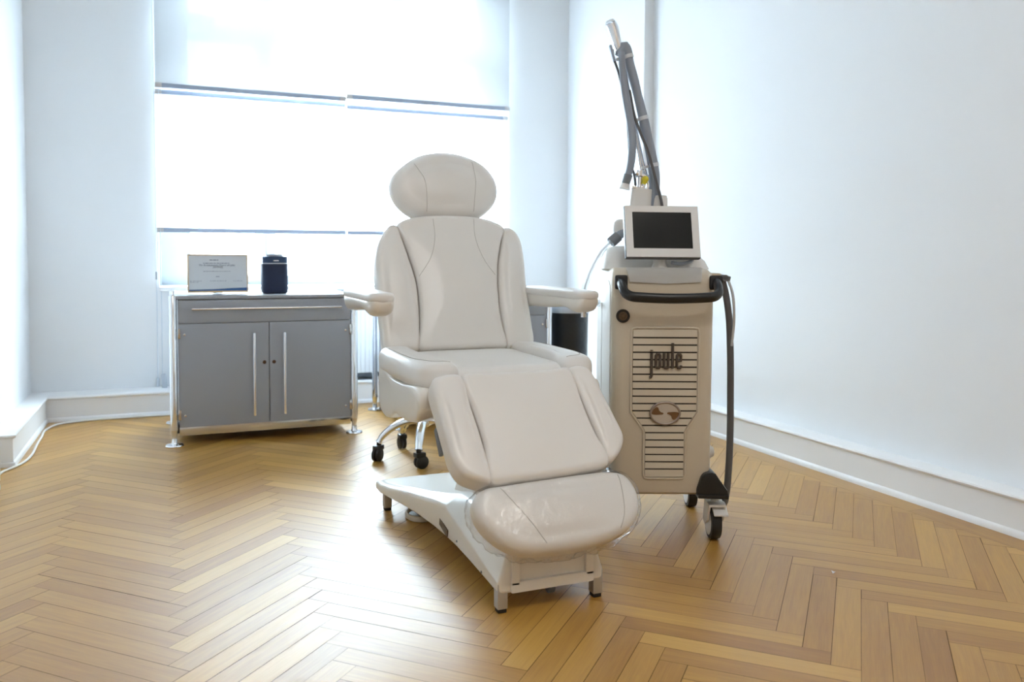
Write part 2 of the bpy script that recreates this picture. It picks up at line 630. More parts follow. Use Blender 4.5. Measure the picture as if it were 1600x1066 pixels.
bm = bmesh.new()
add_prism(bm, [(YB - u, v) for u, v in ledge_profile(0.205, 0.151)], XL + 0.02, XF, 'x')
struct(obj('baseboard_back', bm, M_trim))
bm = bmesh.new()
add_prism(bm, [(XR - u, v) for u, v in ledge_profile(0.09)], YR, YSTEP, 'y')
struct(obj('baseboard_right', bm, M_trim))
bm = bmesh.new()
add_prism(bm, [(XF - u, v) for u, v in ledge_profile(0.09)], YSTEP, YB, 'y')
struct(obj('trim_1', bm, M_trim))
bm = bmesh.new()                                                  # boxed ledge along the left wall, ending in the room
add_prism(bm, [(XL + u, v) for u, v in ledge_profile(0.104, 0.152)], 4.45, YB, 'y')
add_box(bm, (XL + 0.056, 4.446, 0.1465), (0.128, 0.022, 0.013), bevel=0.004)
add_box(bm, (XL + 0.056, 4.446, 0.011), (0.118, 0.018, 0.022), bevel=0.003)
struct(obj('baseboard_left', bm, M_trim))

# --- window with three lights and a transom
win = bpy.data.objects.new('window_1', None)
win.location = (0, 0, 0)
COL.objects.link(win)
struct(win)
YW = 6.0
bm = bmesh.new()
zt0, zt1 = 2.43, 2.60
for (a, b, c, d) in ((WX0, 0.115, WZ0, WZ1), (0.535, 0.60, WZ0 + 0.07, WZ1), (0.604, 0.668, WZ0 + 0.07, WZ1), (1.49, 1.55, WZ0 + 0.07, WZ1), (1.554, 1.60, WZ0 + 0.07, WZ1), (2.16, WX1, WZ0, WZ1),
                     (0.115, 2.16, WZ0, WZ0 + 0.072), (0.115, 2.16, WZ1 - 0.1, WZ1)):
    add_box(bm, ((a + b) / 2, YW, (c + d) / 2), (b - a, 0.07, d - c), bevel=0.006)
for (a, b) in ((0.115, 0.535), (0.668, 1.49), (1.60, 2.16)):
    add_box(bm, ((a + b) / 2, YW, (zt0 + zt1) / 2), (b - a, 0.09, zt1 - zt0), bevel=0.006)
    add_box(bm, ((a + b) / 2, YW - 0.005, WZ0 + 0.066), (b - a, 0.08, 0.012), bevel=0.003)
obj('window_frame', bm, M_frame, win)
for (a, b) in ((0.115, 0.535), (0.668, 1.49), (1.60, 2.16)):
    box('window_pane', ((a + b) / 2, YW + 0.01, (WZ0 + zt0) / 2 + 0.036), (b - a, 0.006, zt0 - WZ0 - 0.072), M_glass, win)
    box('window_pane', ((a + b) / 2, YW + 0.01, (WZ1 - 0.1 + zt1) / 2), (b - a, 0.006, WZ1 - 0.1 - zt1), M_glass, win)
box('window_sill', ((WX0 + WX1) / 2, YB + 0.06, WZ0 - 0.004), (WX1 - WX0 + 0.0, 0.30, 0.028), M_trim, win, 0.005)
bm = bmesh.new()
add_tube(bm, [(0.575, YW - 0.04, 1.22), (0.575, YW - 0.075, 1.22)], 0.010, smooth=False)
add_tube(bm, [(0.575, YW - 0.075, 1.225), (0.575, YW - 0.078, 1.10)], 0.008, smooth=False)
obj('window_handle', bm, M_alu, win)

# --- radiator below the window, its ribs seen between the two cabinets
rad = thing('radiator', 'white ribbed radiator under the window, seen between the two grey cabinets', 'radiator', (1.12, 5.66, 0.17))
bm = bmesh.new()
for i in range(66):
    x = -0.97 + 1.94 * i / 65
    add_box(bm, (x, -0.055, 0.28), (0.0296, 0.03, 0.50), bevel=0.003, seg=1)
add_box(bm, (0, -0.01, 0.29), (1.98, 0.07, 0.52), bevel=0.01)
obj('ribbed_panel', bm, M_rad, rad)
box('gap_shade_strip', (0, -0.03, 0.018), (1.97, 0.075, 0.033), M_radd, rad, 0.002)  # dark bar standing in for the shade in the gap below the panel
bm = bmesh.new()
for i in range(40):
    add_box(bm, (-0.95 + 1.9 * i / 39, -0.01, 0.557), (0.03, 0.09, 0.012), bevel=0.003, seg=1)
obj('top_grille', bm, M_rad, rad)
for x in (-0.7, 0.7):
    box('wall_bracket', (x, 0.058, 0.3), (0.05, 0.078, 0.06), M_rad, rad)


# --- roller blinds: two in front, two behind
def roller_blind(name, label, x0, x1, y, ztop, zbot, batten=None, ends=(True, True), cords=False, cloth=None):
    t = thing(name, label, 'blind', ((x0 + x1) / 2, y, ztop), 0, 'translucent roller blinds at the window')
    w = x1 - x0
    h = ztop - zbot
    bm = bmesh.new()
    nx, nz = 10, 30
    vs = [[bm.verts.new((-w / 2 + w * i / nx, 0.0012 * math.sin(3.1 * i) , -h * j / nz)) for i in range(nx + 1)] for j in range(nz + 1)]
    for j in range(nz):
        for i in range(nx):
            bm.faces.new((vs[j][i], vs[j][i + 1], vs[j + 1][i + 1], vs[j + 1][i]))
    obj('fabric', bm, cloth or M_fabric, t)
    for zb, nm in ((zbot, 'bottom_rail'), (batten, 'batten')):
        if zb is None:
            continue
        r = box(nm, (0, -0.002, zb - ztop), (w, 0.014, 0.030), M_rail, t, 0.004)
        for e, sx in zip(ends, (-1, 1)):
            if e:
                box('end_cap', (sx * (w / 2 - 0.018), -0.003, zb - ztop), (0.04, 0.017, 0.0315), M_alu, r, 0.003)
    bm = bmesh.new()
    add_cyl(bm, (-w / 2, 0.0, 0.02), (w / 2, 0.0, 0.02), 0.028)
    obj('roller', bm, M_white, t)
    if cords:
        for (dx, dy, zb, nm, cap) in cords:
            bm = bmesh.new()
            X = -w / 2 + dx
            add_tube(bm, [(X, dy, 0.0), (X + 0.002, dy, (zb - ztop) * 0.5), (X, dy, zb - ztop)], 0.0022, n=6)
            c = obj('cord', bm, M_cord, t)
            bm = bmesh.new()
            if nm == 'weight':
                add_box(bm, (X + 0.010, dy, zb - ztop - 0.062), (0.030, 0.026, 0.135), Matrix.Rotation(R(-4), 4, 'Y'), 0.006)
            else:
                add_box(bm, (X, dy, zb - ztop - 0.028), (0.018, 0.018, 0.056), None, 0.004)
            obj('cord_weight', bm, M_silver, c)
            if cap:
                bm = bmesh.new()
                add_box(bm, (X, dy, cap - ztop), (0.010, 0.010, 0.05), None, 0.003)
                obj('cord_connector', bm, M_collar, c)
    return t


XS = 1.115
roller_blind('roller_blind', 'left long translucent roller blind reaching lowest, with cords beside its left edge', -0.083, XS - 0.004, 5.725, 3.02, 1.155, 2.022, (True, False),
             [(-0.009, -0.012, 0.215, 'connector', 0.865), (0.018, -0.018, 0.235, 'weight', None)])
roller_blind('roller_blind', 'right long translucent roller blind, its foot hidden behind the treatment chair', XS + 0.004, 2.303, 5.725, 3.02, 1.155, 2.012, (False, True))
roller_blind('roller_blind', 'left short roller blind pulled halfway, its pale rail just above the lower rail', -0.081, 1.100, 5.66, 3.10, 2.050, None, (True, True), False, M_dense)
roller_blind('roller_blind', 'right short roller blind pulled halfway, nearest the right wall', 1.106, 2.288, 5.66, 3.10, 2.068, None, (True, True), False, M_dense)


# ------------------------------------------------------------------ grey cabinets
def make_cabinet(label):
    """Origin at the front left foot; 0.945 wide, 0.64 deep, 0.79 high."""
    W, D, H = 0.945, 0.64, 0.785
    t = thing('cabinet', label, 'cabinet', (0, 0, 0), 0, 'grey metal cabinets with chrome posts')
    x0, x1 = 0.028, W - 0.022
    bm = bmesh.new()
    add_box(bm, ((x0 + x1) / 2, D / 2, (0.098 + 0.765) / 2), (x1 - x0, D - 0.03, 0.667), bevel=0.002)
    obj('body', bm, M_grey, t)
    box('worktop', (W / 2, D / 2, 0.776), (W - 0.02, D + 0.03, 0.018), M_grey, t, 0.003)
    bm = bmesh.new()
    add_box(bm, ((x0 + x1) / 2, 0.010, 0.074), (x1 - x0, 0.02, 0.044), bevel=0.002)
    add_box(bm, ((x0 + x1) / 2, D - 0.010, 0.054), (x1 - x0, 0.02, 0.084), bevel=0.002)  # unseen rear skirt, added low to keep window light from under the cabinet
    add_box(bm, (x0 + 0.012, D / 2, 0.074), (0.02, D - 0.04, 0.044), bevel=0.002)
    add_box(bm, (x1 - 0.012, D / 2, 0.074), (0.02, D - 0.04, 0.044), bevel=0.002)
    obj('plinth_rail_and_shade_skirt', bm, M_steel, t)
    # drawer across the top
    dr = box('drawer', ((x0 + x1) / 2, -0.002, 0.702), (x1 - x0 - 0.004, 0.022, 0.119), M_grey, t, 0.0015)
    bm = bmesh.new()
    add_cyl(bm, (0.095, -0.038, 0.716), (0.868, -0.038, 0.716), 0.0058)
    for x in (0.13, 0.83):
        add_cyl(bm, (x, -0.038, 0.716), (x, -0.008, 0.716), 0.0045, 10)
    obj('handle', bm, M_steel, dr)
    xm = 0.4825
    for s, (a, b, hx, lx) in enumerate(((x0, xm, 0.404, xm - 0.026), (xm, x1, 0.561, xm + 0.024))):
        d = box('door', ((a + b) / 2, -0.002, (0.098 + 0.640) / 2), (b - a - 0.004, 0.022, 0.540), M_grey, t, 0.0015)
        bm = bmesh.new()
        add_cyl(bm, (hx, -0.040, 0.584), (hx, -0.040, 0.142), 0.0075)
        for z in (0.555, 0.17):
            add_cyl(bm, (hx, -0.040, z), (hx, -0.008, z), 0.005, 10)
        obj('handle', bm, M_chrome, d)
        bm = bmesh.new()
        add_lathe(bm, [(0.009, -0.012), (0.010, -0.017), (0.0075, -0.019), (0.003, -0.0192)], (lx, 0, 0.424), 'y', 18)
        o = obj('lock', bm, M_brass, d)
        for z in (0.590, 0.165):
            hxg = a + 0.004 if s == 0 else b - 0.004
            sg = 1 if s == 0 else -1
            bm = bmesh.new()
            add_box(bm, (hxg, -0.016, z), (0.012, 0.012, 0.054), bevel=0.002)
            add_lathe(bm, [(0.004, -0.012), (0.006, -0.017), (0.003, -0.018)], (hxg + sg * 0.026, 0, z - 0.006), 'y', 10)
            obj('hinge', bm, M_steel, d)
    for (x, y) in ((0.003, 0.0), (W - 0.003, 0.0), (0.003, D), (W - 0.003, D)):
        bm = bmesh.new()
        add_lathe(bm, [(0.020, 0.085), (0.020, 0.783), (0.017, 0.788), (0.011, 0.7885), (0.011, 0.792), (0.004, 0.793)], (x, y, 0), 'z', 24)
        p = obj('post', bm, M_chrome, t)
        bm = bmesh.new()
        add_lathe(bm, [(0.044, 0.0), (0.046, 0.004), (0.043, 0.010), (0.020, 0.013), (0.014, 0.02), (0.0135, 0.055), (0.018, 0.085)], (x, y, 0), 'z', 28)
        obj('foot', bm, M_chrome, p)
    for x in (x0 - 0.004, x1 + 0.004):
        box('plinth_bracket', (x, 0.012, 0.09), (0.012, 0.02, 0.05), M_black, t, 0.002)
    return t


cab1 = make_cabinet('grey double-door cabinet carrying the framed certificate and the dark speaker')
cab1.location = (-0.003, 4.63, 0)
cab2 = copy_tree(cab1)
cab2.location = (1.200, 4.63, 0)
cab2['label'] = 'grey cabinet mostly hidden behind the treatment chair, beside the black bin'

# --- framed certificate, leaning back a little
cert = thing('framed_certificate', 'gold framed certificate with a blue wave, standing on the left grey cabinet', 'certificate', (0.233, 4.80, 0.7855))
tilt = Matrix.Rotation(R(-7), 4, 'X')


def tb(c, s, bevel=0.0, bm=None):
    b = bm or bmesh.new()
    add_box(b, tilt @ Vector(c), s, tilt, bevel)
    return b


bm = bmesh.new()
for (c, s) in (((0, 0, 0.012), (0.313, 0.014, 0.008)), ((0, 0, 0.214), (0.313, 0.014, 0.006)), ((-0.1535, 0, 0.113), (0.006, 0.014, 0.208)), ((0.1535, 0, 0.113), (0.006, 0.014, 0.208))):
    tb(c, s, 0.001, bm)
obj('frame', bm, M_gold, cert)
obj('sheet', tb((0, 0.002, 0.113), (0.301, 0.006, 0.198)), M_paper, cert)
bm = bmesh.new()
pts = [(-0.150, 0.0165), (0.150, 0.0165), (0.150, 0.034), (0.06, 0.031), (-0.03, 0.026), (-0.150, 0.024)]
f = [bm.verts.new(tilt @ Vector((u, -0.0018, v))) for u, v in pts]
bm.faces.new(f)
obj('blue_wave', bm, M_blue, cert)
rl = random.Random(5)
for (cx, z, w, h) in ((-0.02, 0.186, 0.045, 0.006), (-0.008, 0.1685, 0.135, 0.0055), (0.0, 0.1405, 0.06, 0.0016), (-0.005, 0.124, 0.14, 0.0030), (-0.002, 0.095, 0.018, 0.005), (-0.115, 0.071, 0.06, 0.003), (-0.12, 0.064, 0.045, 0.0025),
                      (0.0, 0.071, 0.085, 0.0022), (0.105, 0.071, 0.055, 0.0022)):
    bm = bmesh.new()
    x = cx - w / 2
    while x < cx + w / 2 - 0.004:                                  # unreadable small print: word-like dashes
        l = min(rl.uniform(0.006, 0.02), cx + w / 2 - x)
        add_box(bm, tilt @ Vector((x + l / 2, -0.0016, z)), (l, 0.001, h * rl.uniform(0.7, 1)), tilt)
        x += l + 0.003
    obj('print_line', bm, M_ink, cert)


def text_mesh(s, size, name, parent, mtx, m, squash=1.0):
    cu = bpy.data.curves.new('txt', 'FONT')
    cu.body = s
    cu.size = size
    cu.align_x = 'CENTER'
    cu.align_y = 'CENTER'
    cu.extrude = 0.0006
    cu.offset = 0.0004
    o = bpy.data.objects.new('txt', cu)
    COL.objects.link(o)
    dg = bpy.context.evaluated_depsgraph_get()
    me = bpy.data.meshes.new_from_object(o.evaluated_get(dg))
    bpy.data.objects.remove(o)
    me.transform(mtx @ Matrix.Diagonal((squash, 1, 1, 1)))
    me.materials.clear()
    me.materials.append(m)
    r = bpy.data.objects.new(name, me)
    COL.objects.link(r)
    r.parent = parent
    return r


text_mesh('The Revolutionary Power of Light', 0.0135, 'title_line', cert, tilt @ Matrix.Translation((-0.005, -0.0022, 0.157)) @ Matrix.Rotation(R(90), 4, 'X'), M_ink)
bm = bmesh.new()
add_box(bm, (0, 0.06, 0.075), (0.05, 0.004, 0.17), Matrix.Rotation(R(30), 4, 'X'))
obj('easel_back', bm, M_black, cert)

# --- dark speaker
spk = thing('speaker', 'dark navy table speaker with silver band, standing right of the certificate', 'speaker', (0.53, 4.80, 0.7855))


def rrect(w, d, r, n=6):
    out = []
    for (sx, sy, a0) in ((1, 1, 0), (-1, 1, 90), (-1, -1, 180), (1, -1, 270)):
        for k in range(n + 1):
            a = R(a0 + 90 * k / n)
            out.append((sx * (w / 2 - r) + r * math.cos(a), sy * (d / 2 - r) + r * math.sin(a)))
    return out


def rr_loft(bm, secs, c=(0, 0, 0)):
    rings = [[Vector((c[0] + x, c[1] + y, c[2] + z)) for x, y in rrect(w, d, r)] for (w, d, r, z) in secs]
    loft(bm, rings)


bm = bmesh.new()
rr_loft(bm, [(0.118, 0.118, 0.03, 0.0), (0.136, 0.136, 0.035, 0.008), (0.140, 0.140, 0.036, 0.03), (0.137, 0.137, 0.035, 0.165)])
obj('grille', bm, M_navy, spk)
bm = bmesh.new()
rr_loft(bm, [(0.137, 0.137, 0.035, 0.165), (0.137, 0.137, 0.035, 0.170)])
obj('band', bm, M_silver, spk)
bm = bmesh.new()
rr_loft(bm, [(0.137, 0.137, 0.035, 0.170), (0.136, 0.136, 0.035, 0.205), (0.126, 0.126, 0.03, 0.208)])
add_box(bm, (0, -0.069, 0.183), (0.028, 0.003, 0.006), bevel=0.001)
obj('top_section', bm, M_navyp, spk)
bm = bmesh.new()
rr_loft(bm, [(0.09, 0.09, 0.025, 0.208), (0.09, 0.09, 0.025, 0.214), (0.106, 0.106, 0.028, 0.215), (0.106, 0.106, 0.028, 0.2185)])
obj('control_plate', bm, M_silver, spk)
box('badge', (0.002, -0.071, 0.183), (0.028, 0.003, 0.005), M_white, spk, 0.001)

# --- waste bin with a black bag
bn = thing('waste_bin', 'tall black waste bin with white lid, between grey cabinet and laser machine', 'bin', (2.335, 4.74, 0))
bm = bmesh.new()
add_lathe(bm, [(0.105, 0.0), (0.112, 0.01), (0.122, 0.62), (0.124, 0.655)], (0, 0, 0), 'z', 36)
obj('body', bm, M_bag, bn)
bm = bmesh.new()
add_lathe(bm, [(0.1255, 0.645), (0.129, 0.665), (0.126, 0.685), (0.121, 0.69)], (0, 0, 0), 'z', 36)
obj('bag_rim', bm, M_silver, bn)
bm = bmesh.new()
add_lathe(bm, [(0.125, 0.688), (0.127, 0.70), (0.116, 0.722), (0.08, 0.737), (0.0, 0.742)], (0, 0, 0), 'z', 36)
obj('lid', bm, M_white, bn)

# --- small cream thing at the left picture edge
lb = thing('floor_bin', 'cream round bin with grey foot at the left picture edge, by the wall', 'bin', (-0.738, 4.02, 0))
bm = bmesh.new()
add_lathe(bm, [(0.048, 0.028), (0.055, 0.045), (0.056, 0.12), (0.050, 0.170), (0.035, 0.186), (0.0, 0.19)], (0, 0, 0), 'z', 28)
obj('body', bm, M_shell, lb)
bm = bmesh.new()
add_lathe(bm, [(0.052, 0.0), (0.055, 0.006), (0.053, 0.026), (0.047, 0.030)], (0, 0, 0), 'z', 28)
obj('foot', bm, M_alu, lb)

# --- loose white cable along the left ledge
bm = bmesh.new()
add_tube(bm, [(-0.735, 4.18, 0.006), (-0.728, 4.34, 0.006), (-0.700, 4.405, 0.006), (-0.668, 4.50, 0.006), (-0.655, 4.66, 0.006), (-0.664, 4.90, 0.006), (-0.668, 5.10, 0.006), (-0.672, 5.30, 0.006), (-0.62, 5.455, 0.006),
              (-0.48, 5.515, 0.006), (-0.26, 5.528, 0.006), (0.1, 5.53, 0.006), (0.5, 5.53, 0.006)], 0.0058, n=8, res=110)
tag(obj('power_cable', bm, M_cable), 'white cable lying along the left ledge and back baseboard', 'cable')

# --- tiny scrap of paper on the floor
bm = bmesh.new()
vs = [bm.verts.new(p) for p in ((0, 0, 0.0015), (0.014, 0.002, 0.006), (0.017, 0.011, 0.002), (0.006, 0.013, 0.007), (0.004, 0.006, 0.002))]
bm.faces.new((vs[0], vs[1], vs[4])); bm.faces.new((vs[1], vs[2], vs[4])); bm.faces.new((vs[2], vs[3], vs[4])); bm.faces.new((vs[3], vs[0], vs[4]))
o = obj('paper_scrap', bm, M_crumb)
o.location = (1.92, 2.00, 0)
tag(o, 'tiny white scrap on the open parquet right of the laser machine', 'scrap')


# ------------------------------------------------------------------ rolling stool behind the chair
st = thing('rolling_stool', 'chrome five-star rolling stool with black casters, behind the treatment chair', 'stool', (1.143, 3.932, 0))
bm = bmesh.new()
add_lathe(bm, [(0.026, 0.155), (0.040, 0.165), (0.042, 0.205), (0.032, 0.222), (0.024, 0.232)], (0, 0, 0), 'z', 28)
obj('hub', bm, M_chrome, st)
bm = bmesh.new()
add_lathe(bm, [(0.022, 0.215), (0.022, 0.33), (0.014, 0.331), (0.014, 0.455)], (0, 0, 0), 'z', 24)
obj('gas_lift', bm, M_chrome, st)
bm = bmesh.new()
add_lathe(bm, [(0.06, 0.447), (0.150, 0.449), (0.158, 0.458), (0.160, 0.480), (0.150, 0.500), (0.10, 0.508), (0.0, 0.510)], (0, 0, 0), 'z', 36)
obj('seat', bm, M_leather, st)
A0 = math.atan2(3.95 - 3.932, 0.921 - 1.143)
for i in range(5):
    a = A0 + 2 * math.pi * i / 5
    dx, dy = math.cos(a), math.sin(a)
    bm = bmesh.new()
    P = [(0.03 * dx, 0.03 * dy, 0.190), (0.09 * dx, 0.09 * dy, 0.186), (0.155 * dx, 0.155 * dy, 0.160), (0.205 * dx, 0.205 * dy, 0.120), (0.224 * dx, 0.224 * dy, 0.090)]
    add_tube(bm, P, [0.022, 0.021, 0.020, 0.019, 0.015], n=14, res=22, flat=(0.85, 1.1))
    obj('leg', bm, M_chrome, st)
    c = bmesh.new()
    wa = a + 0.9 + i * 1.3
    ox, oy = 0.222 * dx, 0.222 * dy
    sx, sy = math.cos(wa), math.sin(wa)                             # rolling direction, wheel axle is square to it
    add_tube(c, [(ox, oy, 0.055), (ox, oy, 0.096)], 0.012, smooth=False)
    add_box(c, (ox + sx * 0.006, oy + sy * 0.006, 0.066), (0.050, 0.040, 0.024), Matrix.Rotation(wa, 4, 'Z'), 0.006)
    cas = obj('caster', c, M_black, st)
    w = bmesh.new()
    cx, cy = ox + sx * 0.014, oy + sy * 0.014
    nx, ny = -sy, sx
    for s in (-1, 1):
        add_tube(w, [(cx + nx * s * 0.004, cy + ny * s * 0.004, 0.032), (cx + nx * s * 0.006, cy + ny * s * 0.006, 0.032), (cx + nx * s * 0.016, cy + ny * s * 0.016, 0.032), (cx + nx * s * 0.019, cy + ny * s * 0.019, 0.032)],
                 [0.030, 0.032, 0.032, 0.026], n=24, smooth=False)
    obj('wheel', w, M_blackr, cas)


# ------------------------------------------------------------------ treatment chair
XC = 0.993
ch = thing('treatment_chair', 'cream leather treatment chair with leg rest, on the parquet at the centre', 'chair', (XC, 2.65, 0))


class Plane:
    """A tilted working plane of the chair: u across, v along, w towards the sitter."""
    def __init__(s, o, v, du=0.0):
        s.o = Vector((du, o[1] - 2.65, o[2]))
        s.v = Vector(v).normalized()
        s.u = Vector((1, 0, 0))
        n = s.u.cross(s.v)
        s.w = n if n.z > 0 else -n

    def at(s, u, v, w=0.0):
        return s.o + s.u * u + s.v * v + s.w * w


def pad_bm(pl, outline, w0, w1, r, bulge=0.01, n=112, r0=None, smooth=True, steps=6):
    """Upholstered pad: a smooth outline in plane coordinates, rounded over its edges, gently domed."""
    bm = bmesh.new()
    ol = catmull([(a, b, 0) for a, b in outline], n, True) if smooth else [Vector((a, b, 0)) for a, b in outline]
    us, vs = [p.x for p in ol], [p.y for p in ol]
    cu, cv = (min(us) + max(us)) / 2, (min(vs) + max(vs)) / 2
    hu, hv = (max(us) - min(us)) / 2, (max(vs) - min(vs)) / 2
    r0 = r if r0 is None else r0

    def ring(ins, w, extra=1.0):
        su, sv = (1 - ins / hu) * extra, (1 - ins / hv) * extra
        return [pl.at(cu + (p.x - cu) * su, cv + (p.y - cv) * sv, w) for p in ol]
    rings = [ring(r0, w0, 0.02), ring(r0, w0, 0.6)]
    for k in range(steps + 1):
        a = math.pi / 2 * k / steps
        rings.append(ring(r0 * (1 - math.sin(a)), w0 + r0 * (1 - math.cos(a))))
    for k in range(steps + 1):
        a = math.pi / 2 * k / steps
        rings.append(ring(r * (1 - math.cos(a)), w1 - r * (1 - math.sin(a))))
    for e in (0.96, 0.91, 0.84, 0.75, 0.64, 0.52, 0.39, 0.26, 0.13, 0.01):
        su, sv = (1 - r / hu) * e, (1 - r / hv) * e
        t_ = min(1.0, (1 - e) / 0.5)
        t_ = t_ * t_ * (3 - 2 * t_)
        rg = []
        for p in ol:                                                # a dome that depends on place only, so no creases show
            du, dv = (p.x - cu) * su, (p.y - cv) * sv
            rg.append(pl.at(cu + du, cv + dv, w1 + bulge * t_ * max(0.0, 1 - 0.8 * (du / hu) ** 2) * max(0.0, 1 - 0.8 * (dv / hv) ** 2)))
        rings.append(rg)
    loft(bm, rings)
    return bm


def pad(name, pl, outline, w0, w1, r, m, parent, bulge=0.01, **k):
    return obj(name, pad_bm(pl, outline, w0, w1, r, bulge, **k), m, parent, angle=60)


def seam(name, host, pl, pts, parent, rad=0.0014, lift=0.0002, m=None, n=40):
    """A stitched seam laid onto the host pad's surface."""
    bvh = BVHTree.FromPolygons([v.co.copy() for v in host.data.vertices], [tuple(p.vertices) for p in host.data.polygons])
    Q = []
    for p in catmull([(a, b, 0) for a, b in pts], n):
        o = pl.at(p.x, p.y, 0.5)
        hit = bvh.ray_cast(o, -pl.w)
        if hit[0] is not None:
            Q.append(hit[0] + pl.w * lift)
    bm = bmesh.new()
    add_tube(bm, Q, rad, n=6, smooth=False)
    return obj(name, bm, m or M_seam, parent)


# base cover: sections along the length, symmetrical about the middle
def base_section(y, wb, zb, zr, wt, zt):
    # bottom outer corner, ridge of the side wall, edge of the top plateau
    half = [(wb - 0.012, zb), (wb - 0.002, zb + 0.004), (wb, zb + 0.014), (wb, zr - 0.008), (wb - 0.004, zr), (wt + 0.006, zt - 0.004), (wt, zt), (wt * 0.5, zt + 0.003)]
    pts = half + [(-a, b) for a, b in reversed(half)]
    return [Vector((a, y - 2.65, b)) for a, b in pts]


bm = bmesh.new()
secs = [(2.112, 0.160, 0.060, 0.093, 0.128, 0.166), (2.118, 0.166, 0.055, 0.096, 0.133, 0.174), (2.20, 0.166, 0.059, 0.108, 0.128, 0.192), (2.35, 0.166, 0.066, 0.134, 0.118, 0.208), (2.50, 0.166, 0.069, 0.160, 0.112, 0.212),
        (2.594, 0.168, 0.068, 0.174, 0.112, 0.206), (2.70, 0.176, 0.070, 0.163, 0.125, 0.182), (2.82, 0.194, 0.074, 0.148, 0.150, 0.160), (2.95, 0.221, 0.078, 0.133, 0.185, 0.143), (3.06, 0.247, 0.078, 0.119, 0.215, 0.126),
        (3.14, 0.259, 0.076, 0.111, 0.23, 0.115), (3.20, 0.259, 0.076, 0.109, 0.23, 0.112), (3.215, 0.254, 0.080, 0.104, 0.225, 0.107)]
loft(bm, [base_section(*s) for s in secs])
bc = obj('base_cover', bm, M_base, ch, angle=25)
bv = bc.modifiers.new('bev', 'BEVEL'); bv.width = 0.004; bv.segments = 2; bv.limit_method = 'ANGLE'; bv.angle_limit = R(25)
# recessed front panel: a sunk field framed by the cover's front
bm = bmesh.new()
fy = 2.111 - 2.65
for (u0, u1, z0, z1) in ((-0.128, -0.104, 0.080, 0.170), (0.104, 0.128, 0.080, 0.170)):
    add_box(bm, ((u0 + u1) / 2, fy - 0.004, (z0 + z1) / 2), (u1 - u0, 0.014, z1 - z0), bevel=0.002)
add_box(bm, (0, fy - 0.004, 0.074), (0.256, 0.014, 0.030), bevel=0.002)
obj('front_frame', bm, M_base, bc)
# the small plate and screws on the left side of the base
box('name_plate', (-0.1692, 2.60 - 2.65, 0.098), (0.005, 0.085, 0.024), M_kring, bc, 0.001, Matrix.Rotation(R(12), 4, 'X'))
for (y, z) in ((2.467, 0.094), (2.24, 0.076)):
    bm = bmesh.new()
    add_lathe(bm, [(0.0045, -0.1675), (0.003, -0.170)], (0, y - 2.65, z), 'x', 10)
    obj('screw', bm, M_collar, bc)
for (x, y) in ((-0.150, 2.130), (0.150, 2.130), (-0.222, 3.165), (0.222, 3.165)):
    l = box('leg', (x, y - 2.65, 0.048), (0.030, 0.032, 0.072), M_alu, ch, 0.002)
    box('rubber_foot', (x, y - 2.65, 0.0065), (0.026, 0.028, 0.013), M_blackr, l, 0.003)
# frame rail and a transport caster under the base
rl_ = box('base_rail', (-0.035, 2.285 - 2.65, 0.045), (0.020, 0.20, 0.032), M_alu, ch, 0.002, Matrix.Rotation(R(-32), 4, 'Z'))
bm = bmesh.new()
add_lathe(bm, [(0.016, -0.011), (0.020, -0.009), (0.020, 0.009), (0.016, 0.011)], (0.035, 2.20 - 2.65, 0.0215), 'x', 24)
obj('transport_wheel', bm, M_collar, ch)
# lifting column shroud and seat frame
bm = bmesh.new()
rr_loft(bm, [(0.17, 0.36, 0.02, 0.15), (0.14, 0.32, 0.02, 0.22), (0.11, 0.24, 0.02, 0.30), (0.11, 0.24, 0.02, 0.50)], (0, 2.60 - 2.65, 0))
obj('lift_column', bm, M_base, ch)
box('seat_frame', (0, 2.70 - 2.65, 0.515), (0.44, 0.50, 0.05), M_collar, ch, 0.01)

